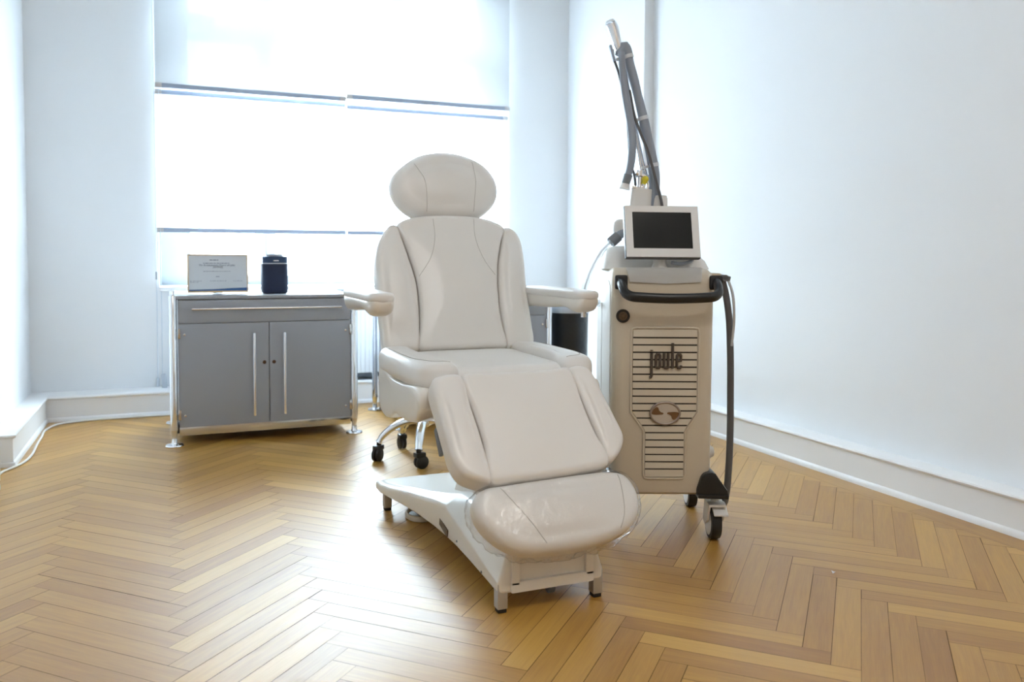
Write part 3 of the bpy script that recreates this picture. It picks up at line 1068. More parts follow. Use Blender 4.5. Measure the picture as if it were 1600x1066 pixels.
# seat: middle cushion, two bolsters, shell covers below
PS = Plane((XC, 2.65, 0.60), (0, 1, 0))
seat = pad('seat_cushion', PS, [(-0.205, -0.225), (-0.12, -0.232), (0.0, -0.235), (0.12, -0.232), (0.205, -0.225), (0.215, -0.12), (0.215, 0.10), (0.205, 0.28), (0.0, 0.30), (-0.205, 0.28), (-0.215, 0.10), (-0.215, -0.12)],
           -0.06, 0.052, 0.045, M_leather, ch, 0.010)
for sx in (-1, 1):
    ol = [(0.306, 0.28), (0.318, 0.16), (0.318, 0.0), (0.308, -0.15), (0.288, -0.222), (0.24, -0.246), (0.185, -0.238), (0.172, -0.19), (0.196, -0.10), (0.208, 0.02), (0.210, 0.16), (0.206, 0.285), (0.25, 0.30)]
    b = pad('seat_bolster', PS, [(sx * a, c) for a, c in (ol if sx > 0 else ol[::-1])], -0.018, 0.074, 0.036, M_leather, ch, 0.004)
    seam('seam', b, PS, [(sx * 0.292, 0.20), (sx * 0.292, 0.0), (sx * 0.282, -0.13), (sx * 0.25, -0.20), (sx * 0.20, -0.212)], b)
    # shell cover under the bolster: side outline extruded
    so = [(-0.235, 0.595), (-0.02, 0.585), (0.10, 0.588), (0.20, 0.615), (0.285, 0.640), (0.296, 0.60), (0.295, 0.50), (0.275, 0.455), (0.20, 0.435), (0.10, 0.448), (0.05, 0.470), (-0.04, 0.470), (-0.13, 0.475), (-0.215, 0.495), (-0.25, 0.53), (-0.252, 0.575)]
    bm = bmesh.new()
    rings = []
    pl = catmull([(a, b2, 0) for a, b2 in so], 72, True)
    cyv, czv = 0.02, 0.53
    for (x, k) in ((0.225, 0.93), (0.255, 0.97), (0.285, 1.0), (0.298, 0.995), (0.306, 0.97), (0.310, 0.92), (0.312, 0.80), (0.313, 0.4), (0.313, 0.03)):
        rings.append([Vector((sx * x, cyv + (p.x - cyv) * k, czv + (p.y - czv) * k)) for p in pl])
    loft(bm, rings)
    obj('side_cover', bm, M_shell, ch, angle=60)

# backrest
PB = Plane((XC, 2.93, 0.62), (0, 0.36, 0.93))
center = [(-0.155, 0.035), (-0.143, 0.12), (-0.136, 0.22), (-0.138, 0.30), (-0.155, 0.39), (-0.176, 0.475), (-0.194, 0.530), (-0.165, 0.553), (-0.10, 0.570), (0.018, 0.578), (0.13, 0.573), (0.205, 0.556), (0.248, 0.528),
          (0.226, 0.465), (0.203, 0.385), (0.189, 0.30), (0.183, 0.20), (0.186, 0.11), (0.192, 0.035), (0.10, 0.030), (0.0, 0.028), (-0.08, 0.030)]
bk = pad('backrest', PB, center, -0.075, 0.016, 0.022, M_leather, ch, 0.012, n=150, r0=0.03)
lw = [(-0.195, 0.531), (-0.178, 0.475), (-0.157, 0.39), (-0.140, 0.30), (-0.138, 0.22), (-0.145, 0.12), (-0.157, 0.035), (-0.22, 0.03), (-0.278, 0.035), (-0.286, 0.12), (-0.289, 0.20), (-0.290, 0.28), (-0.289, 0.35), (-0.284, 0.41),
      (-0.268, 0.462), (-0.243, 0.506), (-0.215, 0.533)]
rw = [(0.250, 0.529), (0.228, 0.465), (0.205, 0.385), (0.191, 0.30), (0.185, 0.20), (0.188, 0.11), (0.194, 0.035), (0.25, 0.032), (0.304, 0.045), (0.309, 0.12), (0.309, 0.20), (0.311, 0.29), (0.316, 0.36), (0.318, 0.42),
      (0.313, 0.478), (0.298, 0.512), (0.275, 0.528)]
for side, ol in ((-1, lw), (1, rw)):
    w = pad('side_bolster', PB, ol, -0.085, 0.012, 0.020, M_leather, ch, 0.010, n=150, r0=0.045)
    if side > 0:
        box('tag', PB.at(0.317, 0.437, -0.03), (0.004, 0.016, 0.030), M_collar, w, 0.001, Matrix.Rotation(R(-21), 4, 'X'))
seam('seam', bk, PB, [(-0.050, 0.556), (-0.053, 0.475), (-0.080, 0.39), (-0.130, 0.318)], bk, 0.0010)
seam('seam', bk, PB, [(0.118, 0.558), (0.113, 0.475), (0.132, 0.394), (0.178, 0.322)], bk, 0.0010)

# headrest
PH = Plane((XC, 3.20, 1.206), (0, 0.25, 0.97), 0.024)
hd = pad('headrest', PH, [(-0.150, -0.050), (-0.199, -0.006), (-0.222, 0.052), (-0.213, 0.100), (-0.172, 0.147), (-0.104, 0.193), (-0.03, 0.213), (0.043, 0.215), (0.122, 0.196), (0.182, 0.160), (0.219, 0.108), (0.228, 0.060),
                          (0.213, 0.010), (0.180, -0.028), (0.12, -0.062), (0.0, -0.072), (-0.11, -0.066)], -0.062, 0.050, 0.052, M_leather, ch, 0.018, r0=0.05)
seam('seam', hd, PH, [(-0.128, 0.150), (-0.098, 0.088), (-0.089, 0.01), (-0.090, -0.045)], hd, 0.0010)
seam('seam', hd, PH, [(0.115, 0.168), (0.119, 0.096), (0.112, 0.029), (0.105, -0.040)], hd, 0.0010)
for x in (-0.06, 0.06):
    bm = bmesh.new()
    add_cyl(bm, PB.at(x, 0.44, -0.09), PH.at(x, 0.02, -0.03), 0.008)
    obj('headrest_post', bm, M_chrome, ch)

# armrests: padded top, plastic shell with a rounded nose
for sx, xa, y0, y1 in ((-1, 0.622 - XC, 2.595, 3.05), (1, 1.340 - XC, 2.550, 3.12)):
    yl0, yl1 = y0 - 2.65, y1 - 2.65
    PA = Plane((XC, 2.65, 0.86), (0, 1, 0), xa)
    h = 0.044
    top = [(-h, yl1 - 0.02), (-h * 0.9, yl1), (0.0, yl1 + 0.006), (h * 0.9, yl1), (h, yl1 - 0.02), (h * 0.96, yl0 + 0.25), (h * 0.96, yl0 + 0.12), (h, yl0 + 0.05), (h * 0.86, yl0 + 0.015), (h * 0.4, yl0), (-h * 0.4, yl0),
           (-h * 0.86, yl0 + 0.015), (-h, yl0 + 0.05), (-h * 0.96, yl0 + 0.12), (-h * 0.96, yl0 + 0.25)]
    a = pad('armrest', PA, top, -0.012, 0.020, 0.014, M_leather, ch, 0.006)
    # shell below: half sections along y
    bm = bmesh.new()
    rings = []
    for (f_, dep, wd) in ((0.004, 0.006, 0.55), (0.012, 0.026, 0.80), (0.03, 0.042, 0.93), (0.06, 0.048, 0.97), (0.09, 0.045, 0.96), (0.13, 0.036, 0.93), (0.18, 0.032, 0.92), (0.30, 0.042, 0.92), (y1 - y0 - 0.02, 0.050, 0.92), (y1 - y0, 0.046, 0.88)):
        yv = yl0 + f_
        ring = []
        for k in range(13):
            t_ = math.pi * k / 12
            ring.append(Vector((xa + h * wd * math.copysign(abs(math.cos(t_)) ** 0.6, math.cos(t_)), yv, 0.849 - dep * math.sin(t_) ** 0.7)))
        ring += [Vector((xa - h * wd * 0.9, yv, 0.853)), Vector((xa + h * wd * 0.9, yv, 0.853))]
        rings.append(ring)
    loft(bm, rings)
    obj('armrest_shell', bm, M_shell, a, angle=50)
    bm = bmesh.new()
    add_cyl(bm, (xa + sx * 0.0, yl0 + 0.055, 0.786), (xa, yl0 + 0.055, 0.81), 0.010)
    if sx > 0:
        obj('clamp_knob', bm, M_steel, a)
    else:
        bm.free()
    bm = bmesh.new()
    add_tube(bm, [(xa, yl1 - 0.03, 0.84), (xa - sx * 0.03, yl1 + 0.02, 0.85), (xa - sx * 0.12, yl1 + 0.03, 0.84)], 0.014, n=12, res=14)
    obj('armrest_bracket', bm, M_chrome, a)

# leg rest: middle panel with bolsters
PL = Plane((XC, 2.36, 0.63), (0, -0.2, -0.26))
leg_c = [(-0.196, 0.000), (-0.10, -0.005), (0.0, -0.006), (0.10, -0.007), (0.168, -0.008), (0.176, 0.11), (0.188, 0.22), (0.205, 0.318), (0.10, 0.338), (0.0, 0.344), (-0.10, 0.346), (-0.176, 0.342), (-0.174, 0.22), (-0.184, 0.11)]
pc = pad('leg_rest', PL, leg_c, -0.075, 0.028, 0.020, M_leather, ch, 0.006, n=140, r0=0.035)
lb_ = [(-0.198, -0.001), (-0.186, 0.11), (-0.176, 0.22), (-0.178, 0.342), (-0.215, 0.334), (-0.252, 0.312), (-0.272, 0.27), (-0.279, 0.20), (-0.286, 0.10), (-0.291, 0.035), (-0.283, 0.006), (-0.262, -0.004)]
rb_ = [(0.170, -0.009), (0.178, 0.11), (0.190, 0.22), (0.207, 0.318), (0.240, 0.300), (0.268, 0.268), (0.280, 0.238), (0.270, 0.17), (0.259, 0.115), (0.248, 0.06), (0.238, 0.012), (0.222, -0.010)]
for ol in (lb_, rb_):
    pad('leg_bolster', PL, ol, -0.075, 0.030, 0.022, M_leather, ch, 0.008, n=130, r0=0.04)
box('hinge_bracket', PL.at(-0.272, 0.165, -0.078), (0.012, 0.085, 0.022), M_collar, ch, 0.003, Matrix.Rotation(R(52), 4, 'X'))
box('hinge_bracket', PL.at(0.266, 0.14, -0.055), (0.012, 0.055, 0.018), M_collar, ch, 0.003, Matrix.Rotation(R(52), 4, 'X'))
box('leg_rest_frame', PL.at(0, 0.18, -0.10), (0.30, 0.06, 0.30), M_collar, ch, 0.01, Matrix.Rotation(R(-37), 4, 'X'))

# foot rest in a clear plastic cover
PF = Plane((XC, 2.14, 0.335), (0, -0.1, -0.13))
foot_o = [(-0.195, -0.014), (-0.222, 0.000), (-0.240, 0.035), (-0.234, 0.075), (-0.208, 0.120), (-0.171, 0.155), (-0.125, 0.178), (-0.05, 0.187), (0.05, 0.186), (0.137, 0.176), (0.206, 0.154), (0.246, 0.120), (0.267, 0.080), (0.270, 0.035),
          (0.250, -0.010), (0.205, -0.026), (0.12, -0.028), (-0.02, -0.024), (-0.13, -0.019)]
ft = pad('foot_rest', PF, foot_o, -0.060, 0.030, 0.034, M_leather, ch, 0.010, r0=0.04)
seam('seam', ft, PF, [(-0.155, -0.005), (-0.12, 0.06), (-0.085, 0.12), (-0.06, 0.165)], ft, 0.0011)
seam('seam', ft, PF, [(0.218, -0.008), (0.212, 0.05), (0.198, 0.11), (0.175, 0.15)], ft, 0.0011)
cxm, cym = 0.015, 0.08
bm = pad_bm(PF, [(cxm + (a - cxm) * 1.022, cym + (b - cym) * 1.045) for a, b in foot_o], -0.066, 0.033, 0.036, 0.012, n=360, r0=0.04, steps=12)
rw_ = random.Random(11)
bm.normal_update()
for v in bm.verts:                                                  # crinkles, strongest around the rim
    q = v.co - PF.o
    u, vv, w_ = q.dot(PF.u), q.dot(PF.v), q.dot(PF.w)
    rim = max(0.0, 1 - (w_ - 0.0) / 0.034) if w_ > -0.055 else 0.6
    d = noise.noise(q * 30.0) * 0.0060 + noise.noise(q * 80.0 + Vector((3, 1, 7))) * 0.0018 + 0.0025
    if vv < 0.0:
        d *= 0.25
    v.co += v.normal * (0.0015 + rim * d + rw_.uniform(0, 0.0003))
obj('plastic_cover', bm, M_wrap, ft, angle=180)

# oval foot ring under the base
fr = thing('foot_switch', 'beige oval foot switch on the parquet under the treatment chair base', 'pedal', (0.862, 3.03, 0))
bm = bmesh.new()
el = [(0.052 * math.cos(2 * math.pi * i / 28), 0.075 * math.sin(2 * math.pi * i / 28)) for i in range(28)]
rings = []
for (k, z) in ((0.9, 0.0), (1.0, 0.004), (1.02, 0.013), (0.98, 0.020), (0.88, 0.022), (0.80, 0.016), (0.78, 0.008), (0.02, 0.008)):
    rings.append([Vector((a * k, b * k, z)) for a, b in el])
loft(bm, rings)
obj('housing', bm, M_mach, fr)
bm = bmesh.new()
loft(bm, [[Vector((a * k, b * k, z)) for a, b in el] for (k, z) in ((0.74, 0.008), (0.74, 0.012), (0.66, 0.014), (0.02, 0.0145))])
obj('pedal', bm, M_hosed, fr)


# ------------------------------------------------------------------ laser machine (faces the camera: local x across, y away, z up)
rt = Vector((math.cos(YAW), -math.sin(YAW), 0))
fdv = Vector((math.sin(YAW), math.cos(YAW), 0))
MO = rt * 0.522 + fdv * 2.85
lm = thing('laser_machine', 'tall beige laser machine on casters with monitor, right of the treatment chair', 'laser machine', MO, -YAW)


def Lc(a, d, z):                                                    # camera-aligned (across, depth, height) to machine space
    return Vector((a - 0.522, d - 2.85, z))


DEP = 0.50
bm = bmesh.new()
rings = []
for (z, w, y0, y1, r) in ((0.172, 0.318, 0.012, DEP - 0.03, 0.03), (0.180, 0.338, 0.003, DEP - 0.01, 0.035), (0.20, 0.346, 0.0, DEP, 0.035), (0.50, 0.350, 0.0, DEP, 0.035), (0.80, 0.353, 0.0, DEP, 0.035), (0.905, 0.354, 0.0, DEP, 0.035),
                        (0.928, 0.353, 0.006, DEP, 0.035), (0.944, 0.348, 0.022, DEP - 0.004, 0.035), (0.956, 0.334, 0.05, DEP - 0.012, 0.035), (0.961, 0.31, 0.085, DEP - 0.03, 0.03)):
    rings.append([Vector((x, (y0 + y1) / 2 + y, z)) for x, y in rrect(w, y1 - y0, r)])
loft(bm, rings)
obj('body', bm, M_mach, lm, angle=35)
# left side panel with its bevelled shoulder
bm = bmesh.new()
add_prism(bm, [(0.045, 0.20), (DEP - 0.02, 0.20), (DEP - 0.02, 0.915), (0.10, 0.915), (0.055, 0.895), (0.045, 0.86)], -0.1795, -0.172, 'x', 0.003)
add_box(bm, (-0.1805, 0.30, 0.55), (0.0015, 0.0025, 0.55))
obj('side_panel', bm, M_machlt, lm)
bm = bmesh.new()
add_prism(bm, [(0.045, 0.20), (DEP - 0.02, 0.20), (DEP - 0.02, 0.915), (0.10, 0.915), (0.055, 0.895), (0.045, 0.86)], 0.172, 0.1795, 'x', 0.003)
obj('side_panel', bm, M_machlt, lm)
# hump on top
bm = bmesh.new()
rings = []
for (z, xa_, xb_, y0, y1, r) in ((0.955, -0.190, 0.200, 0.14, 0.47, 0.06), (0.985, -0.188, 0.186, 0.15, 0.47, 0.06), (1.015, -0.178, 0.155, 0.17, 0.46, 0.06), (1.032, -0.16, 0.13, 0.20, 0.44, 0.06), (1.040, -0.13, 0.10, 0.24, 0.41, 0.05)):
    rings.append([Vector(((xa_ + xb_) / 2 + x, (y0 + y1) / 2 + y, z)) for x, y in rrect(xb_ - xa_, y1 - y0, r)])
loft(bm, rings)
obj('top_hump', bm, M_machlt, lm, angle=50)
# lid in the sloping front edge
bm = bmesh.new()
f0, f1 = Vector((0, 0.0015, 0.915)), Vector((0, 0.044, 0.9545))
vs = []
for (t_, hw) in ((0.0, 0.122), (0.2, 0.126), (0.7, 0.130), (1.0, 0.132)):
    yv, zv = (-0.003, 0.912) if t_ == 0 else (0.002 + 0.05 * (t_ - 0.2) ** 1.4, 0.930 + 0.031 * ((t_ - 0.2) / 0.8) ** 0.8)
    vs.append([bm.verts.new((s * hw + 0.004, yv - 0.0035, zv + 0.002)) for s in (-1, -0.5, 0, 0.5, 1)])
for a_, b_ in zip(vs[:-1], vs[1:]):
    for i in range(4):
        bm.faces.new((a_[i], a_[i + 1], b_[i + 1], b_[i]))
vs[0][2].co.z -= 0.006; vs[0][1].co.z -= 0.003; vs[0][3].co.z -= 0.003
bmesh.ops.solidify(bm, geom=bm.faces[:], thickness=-0.003)
obj('top_lid', bm, M_machlt, lm)
# grip: a thick black bow
bm = bmesh.new()
hl, hr = -0.147, 0.178
add_tube(bm, [(hl - 0.002, 0.004, 0.913), (hl, -0.035, 0.898), (hl + 0.006, -0.062, 0.878), (hl + 0.022, -0.076, 0.868), (hl + 0.06, -0.083, 0.864), (0.015, -0.088, 0.861), (hr - 0.06, -0.083, 0.864), (hr - 0.022, -0.076, 0.868),
              (hr - 0.006, -0.062, 0.878), (hr, -0.035, 0.898), (hr + 0.002, 0.004, 0.913)], 0.0175, n=16, res=64, flat=(1.05, 0.85))
for x in (hl, hr):
    add_box(bm, (x, 0.0, 0.912), (0.044, 0.012, 0.05), None, 0.008)
obj('handle', bm, M_black, lm)
# round key port at the left
bm = bmesh.new()
add_lathe(bm, [(0.0235, 0.002), (0.0235, -0.004), (0.020, -0.006), (0.0185, -0.004), (0.0, -0.004)], (-0.140, 0, 0.796), 'y', 32)
kp = obj('key_port', bm, M_dark, lm)
bm = bmesh.new()
add_lathe(bm, [(0.0155, -0.003), (0.0145, -0.006), (0.010, -0.0065), (0.0095, -0.005), (0.007, -0.008), (0.0, -0.0085)], (-0.140, 0, 0.796), 'y', 28)
obj('key_ring', bm, M_kring, kp)
# louvred front grille: dark backing, slats, raised rim
GZ = [0.722 - 0.0254 * i for i in range(19)]


def gw(z):                                                          # left and right edge of the grille at a height
    t_ = min(max((0.462 - z) / (0.395 - 0.0), 0), 1)
    if z > 0.465:
        return -0.104, 0.117
    if z > 0.40:
        k = (0.465 - z) / 0.065
        return -0.104 + 0.046 * k, 0.117 - 0.042 * k
    return -0.058, 0.075


bm = bmesh.new()
bo = [(-0.104, 0.748), (0.117, 0.748), (0.117, 0.465), (0.075, 0.40), (0.075, 0.238), (-0.058, 0.238), (-0.058, 0.40), (-0.104, 0.465)]
add_prism(bm, bo, -0.0012, 0.001, 'y')
gr = obj('front_grille', bm, M_dark, lm)
edges = [0.750] + GZ + [0.238]
for i, (zt, zb) in enumerate(zip(edges[:-1], edges[1:])):
    z1, z0 = zt - (0.0028 if i else 0), zb + (0.0028 if i < len(edges) - 2 else 0)
    a0, a1 = gw(z1), gw(z0)
    bm = bmesh.new()
    f = [(a0[0], z1), (a0[1], z1), (a1[1], z0), (a1[0], z0)]
    # the slat's upper edge lies back, its lower edge stands forward
    yt, yb = -0.0028, -0.0062
    v = [bm.verts.new((f[0][0], yt, z1)), bm.verts.new((f[1][0], yt, z1)), bm.verts.new((f[2][0], yb, z0)), bm.verts.new((f[3][0], yb, z0)),
         bm.verts.new((f[0][0], 0, z1)), bm.verts.new((f[1][0], 0, z1)), bm.verts.new((f[2][0], 0, z0)), bm.verts.new((f[3][0], 0, z0))]
    for q in ((0, 1, 2, 3), (4, 7, 6, 5), (0, 4, 5, 1), (1, 5, 6, 2), (2, 6, 7, 3), (3, 7, 4, 0)):
        bm.faces.new([v[j] for j in q])
    obj('slat', bm, M_mach, gr)
bm = bmesh.new()
rim_pts = [(-0.110, 0.738), (-0.106, 0.752), (-0.092, 0.756), (0.105, 0.756), (0.119, 0.752), (0.123, 0.738), (0.123, 0.463), (0.081, 0.398), (0.081, 0.245), (0.077, 0.234), (0.066, 0.231), (-0.049, 0.231), (-0.060, 0.234), (-0.064, 0.245),
           (-0.064, 0.398), (-0.110, 0.463)]
add_tube(bm, [(a, -0.001, b) for a, b in rim_pts], 0.0045, n=8, smooth=False, closed=True)
obj('grille_rim', bm, M_mach, gr)
# lettering in narrow round-ended strokes: j o u l e
SW = 0.0049


def stroke(bm, pts, y=-0.0105, sw=SW):
    add_tube(bm, [(a, y, b) for a, b in pts], sw, n=10, smooth=False, flat=(0.55, 1.0) if False else None)


zb, zx = 0.617, 0.668                                              # foot and head of the small letters
let = {
    'j': [[(-0.041, zx + 0.001), (-0.041, zb - 0.026), (-0.043, zb - 0.031), (-0.048, zb - 0.032)], [(-0.041, zx + 0.010), (-0.041, zx + 0.012)]],
    'o': [[(-0.026, zb + 0.007), (-0.026, zx - 0.007), (-0.022, zx - 0.001), (-0.016, zx - 0.001), (-0.012, zx - 0.007), (-0.012, zb + 0.007), (-0.016, zb + 0.001), (-0.022, zb + 0.001), (-0.026, zb + 0.007)]],
    'u': [[(0.002, zx + 0.001), (0.002, zb + 0.007), (0.006, zb + 0.001), (0.012, zb + 0.001), (0.016, zb + 0.005)], [(0.016, zx + 0.001), (0.016, zb)]],
    'l': [[(0.031, zx + 0.036), (0.031, zb)]],
    'e': [[(0.046, zb + 0.026), (0.060, zb + 0.026), (0.060, zx - 0.007), (0.056, zx - 0.001), (0.050, zx - 0.001), (0.046, zx - 0.007), (0.046, zb + 0.007), (0.050, zb + 0.001), (0.056, zb + 0.001), (0.060, zb + 0.005), (0.060, zb + 0.010)]],
}
for ltr, sts in let.items():
    bm = bmesh.new()
    for s_ in sts:
        stroke(bm, s_)
    obj('letter', bm, M_letter, lm, angle=60)
# oval emblem: ring, pale field, two sickle sweeps
EC = (0.008, 0.461)
ea, eb = 0.050, 0.0375
bm = bmesh.new()
add_tube(bm, [(EC[0] + ea * math.cos(2 * math.pi * i / 48), -0.011, EC[1] + eb * math.sin(2 * math.pi * i / 48)) for i in range(48)], 0.0042, n=10, smooth=False, closed=True)
em = obj('emblem', bm, M_emr, lm, angle=60)
bm = bmesh.new()
add_prism(bm, [(EC[0] + ea * math.cos(2 * math.pi * i / 48), EC[1] + eb * math.sin(2 * math.pi * i / 48)) for i in range(48)], -0.0125, -0.004, 'y')
obj('emblem_field', bm, M_embbg, em)
sick = [(-0.046, -0.002), (-0.041, 0.013), (-0.030, 0.022), (-0.024, 0.019), (-0.021, 0.010), (-0.014, 0.004), (-0.006, 0.001), (-0.008, -0.003), (-0.020, -0.0045), (-0.034, -0.005)]
for sg in (1, -1):
    bm = bmesh.new()
    pts = [(EC[0] + sg * p.x, EC[1] + sg * p.y) for p in catmull([(a, b, 0) for a, b in sick], 40, True)]
    add_prism(bm, pts, -0.0142, -0.012, 'y')
    obj('emblem_sweep', bm, M_emb, em)
# black corner bumpers and casters
for sx, yv, front in ((1, 0.05, True), (-1, 0.05, True), (1, DEP - 0.07, False), (-1, DEP - 0.07, False)):
    if front:
        o_ = [(0.122, 0.170), (0.226, 0.166), (0.232, 0.176), (0.228, 0.192), (0.196, 0.236), (0.186, 0.252), (0.172, 0.256), (0.146, 0.252), (0.136, 0.240), (0.122, 0.196)]
        bm = bmesh.new()
        add_prism(bm, [(sx * a, b) for a, b in o_], -0.016, 0.085, 'y', 0.006)
        add_prism(bm, [(sx * a, b) for a, b in [(0.124, 0.166), (0.229, 0.163), (0.231, 0.178), (0.124, 0.180)]], -0.022, 0.090, 'y', 0.004)
        obj('corner_bumper', bm, M_black, lm)
    cx = sx * 0.198
    bm = bmesh.new()
    add_cyl(bm, (cx, yv, 0.118), (cx, yv, 0.185), 0.014)
    add_prism(bm, [(yv - 0.045, 0.128), (yv + 0.025, 0.140), (yv + 0.045, 0.06), (yv + 0.02, 0.05), (yv - 0.02, 0.075)], cx - 0.030, cx - 0.023, 'x', 0.002)
    add_prism(bm, [(yv - 0.045, 0.128), (yv + 0.025, 0.140), (yv + 0.045, 0.06), (yv + 0.02, 0.05), (yv - 0.02, 0.075)], cx + 0.023, cx + 0.030, 'x', 0.002)
    add_box(bm, (cx, yv - 0.012, 0.133), (0.060, 0.072, 0.010), None, 0.003)
    ca = obj('caster', bm, M_machlt if front else M_black, lm)
    bm = bmesh.new()
    add_lathe(bm, [(0.050, -0.019), (0.060, -0.017), (0.0625, -0.008), (0.0625, 0.008), (0.060, 0.017), (0.050, 0.019)], (cx, yv + 0.012, 0.0625), 'x', 36)
    obj('tyre', bm, M_blackr, ca)
    bm = bmesh.new()
    add_lathe(bm, [(0.008, -0.022), (0.048, -0.0195), (0.051, -0.010), (0.051, 0.010), (0.048, 0.0195), (0.008, 0.022)], (cx, yv + 0.012, 0.0625), 'x', 32)
    obj('wheel_disc', bm, M_bezel, ca)
    if front:
        bm = bmesh.new()
        add_prism(bm, [(yv - 0.058, 0.106), (yv - 0.012, 0.134), (yv + 0.01, 0.134), (yv + 0.01, 0.128), (yv - 0.058, 0.099)], cx - 0.014, cx + 0.036, 'x', 0.002)
        obj('brake_lever', bm, M_bezel, ca)
# pale rounded knob low on the right side, towards the back
bm = bmesh.new()
add_lathe(bm, [(0.036, 0.165), (0.034, 0.20), (0.028, 0.235), (0.017, 0.252), (0.0, 0.257)], (0, 0.30, 0.255), 'x', 28)
obj('side_bumper', bm, M_machlt, lm)

# monitor on a short neck
mon = bpy.data.objects.new('monitor', None)
COL.objects.link(mon)
mon.parent = lm
mon.location = Lc(0.530, 2.945, 1.088)
mon.rotation_euler = (R(-16), R(0.2), R(4))
mw, mh = 0.263, 0.188
box('casing', (0, 0.010, 0), (mw + 0.006, 0.026, mh + 0.006), M_bezd, mon, 0.006)
bm = bmesh.new()
sx0, sx1, sz0, sz1 = -0.106, 0.106, -0.063, 0.071
for (a, b, c, d) in ((-mw / 2, mw / 2, sz1, mh / 2), (-mw / 2, mw / 2, -mh / 2, sz0), (-mw / 2, sx0, sz0, sz1), (sx1, mw / 2, sz0, sz1)):
    add_box(bm, ((a + b) / 2, -0.005, (c + d) / 2), (b - a, 0.006, d - c))
obj('bezel', bm, M_bezel, mon)
box('screen', (0, -0.0035, (sz0 + sz1) / 2), (sx1 - sx0, 0.004, sz1 - sz0), M_screen, mon)
bm = bmesh.new()
add_lathe(bm, [(0.030, 0.958), (0.026, 0.966), (0.022, 0.98), (0.020, 1.02), (0.020, 1.07)], Lc(0.527, 2.975, 0), 'z', 24)
obj('monitor_neck', bm, M_machlt, lm)
bm = bmesh.new()
add_tube(bm, [Lc(0.565, 2.95, 0.980), Lc(0.60, 2.95, 0.975), Lc(0.635, 2.955, 0.985), Lc(0.652, 2.965, 1.005)], 0.006, n=8, res=20)
obj('monitor_cable', bm, M_hose, lm)

# ---- articulated arm with hoses, standing up behind the monitor
D0 = 3.15


def A(a, z, d=D0):
    return Lc(a, d, z)


bm = bmesh.new()
rr_loft(bm, [(0.09, 0.085, 0.02, -0.14), (0.082, 0.078, 0.02, 0.0), (0.078, 0.072, 0.02, 0.083)], (0, 0, 0))
o = obj('arm_base', bm, M_machlt, lm)
o.location = A(0.478, 1.172)
o.rotation_euler = (0, R(5), 0)
bm = bmesh.new()
add_lathe(bm, [(0.030, -0.20), (0.030, 0.0), (0.026, 0.012), (0.0, 0.016)], A(0.556, 1.218), 'z', 24)
obj('arm_counterweight', bm, M_machlt, lm)
bm = bmesh.new()                                                    # thick hose bowing to the right
add_tube(bm, [A(0.396, 1.752), A(0.404, 1.778), A(0.418, 1.789), A(0.427, 1.772), A(0.434, 1.73), A(0.455, 1.655), A(0.484, 1.545), A(0.507, 1.445), A(0.524, 1.37), A(0.534, 1.31), A(0.532, 1.25), A(0.520, 1.205), A(0.500, 1.15)],
         [0.015, 0.017, 0.0185, 0.0185, 0.0165, 0.0175, 0.0195, 0.0195, 0.0195, 0.021, 0.022, 0.021, 0.020], n=16, res=90)
th = obj('thick_hose', bm, M_hose, lm)
for (a, z, dz) in ((0.430, 1.748, 0.0), (0.490, 1.520, 0.0), (0.5305, 1.345, 0.0)):
    bm = bmesh.new()
    t_ = Vector((0.27, 0, -0.96)) if a < 0.5 else Vector((0.17, 0, -0.98))
    c_ = A(a, z)
    add_tube(bm, [c_ - t_ * 0.007, c_ + t_ * 0.007], 0.0215, n=16, smooth=False)
    add_box(bm, c_ + Vector((-0.030, 0, -0.008)), (0.03, 0.02, 0.010), Matrix.Rotation(R(-12), 4, 'Y'), 0.003)
    obj('hose_clip', bm, M_strap, th)
bm = bmesh.new()                                                    # second hose hanging straight down to its nozzle
add_tube(bm, [A(0.402, 1.757, 3.12), A(0.406, 1.70, 3.12), A(0.414, 1.63, 3.12), A(0.428, 1.555, 3.12), A(0.442, 1.475, 3.12), A(0.446, 1.40, 3.12), A(0.440, 1.34, 3.12), A(0.430, 1.298, 3.12)],
         [0.012, 0.0135, 0.0145, 0.015, 0.015, 0.015, 0.0145, 0.013], n=14, res=60)
ph = obj('suction_hose', bm, M_hose, lm)
bm = bmesh.new()
add_tube(bm, [A(0.4325, 1.306, 3.12), A(0.4225, 1.272, 3.12)], [0.0165, 0.0155], n=16, smooth=False)
obj('nozzle', bm, M_collar, ph)
bm = bmesh.new()
add_tube(bm, [A(0.4225, 1.272, 3.12), A(0.418, 1.252, 3.12)], [0.0165, 0.020], n=16, smooth=False)
obj('nozzle_tip', bm, M_white, ph)
bm = bmesh.new()                                                    # thin dark cable at the left
add_tube(bm, [A(0.372, 1.775), A(0.376, 1.745), A(0.395, 1.69), A(0.412, 1.62), A(0.427, 1.55), A(0.434, 1.47), A(0.440, 1.39), A(0.446, 1.34), A(0.457, 1.315), A(0.463, 1.28), A(0.464, 1.24)], 0.0046, n=8, res=70)
obj('thin_cable', bm, M_hosed, lm)
bm = bmesh.new()                                                    # another thin cable running down on the right
add_tube(bm, [A(0.434, 1.62, 3.13), A(0.452, 1.53, 3.125), A(0.476, 1.46, 3.12), A(0.500, 1.40, 3.115), A(0.520, 1.335, 3.11), A(0.538, 1.27, 3.11), A(0.556, 1.205, 3.11), A(0.562, 1.165, 3.11)], 0.0055, n=8, res=60)
obj('thin_cable', bm, M_hosed, lm)
bm = bmesh.new()                                                    # tapered chrome head of the arm
hd_ = [A(0.366, 1.868), A(0.373, 1.855), A(0.385, 1.81), A(0.400, 1.765)]
add_tube(bm, hd_, [0.021, 0.0215, 0.0175, 0.012], n=18, smooth=False)
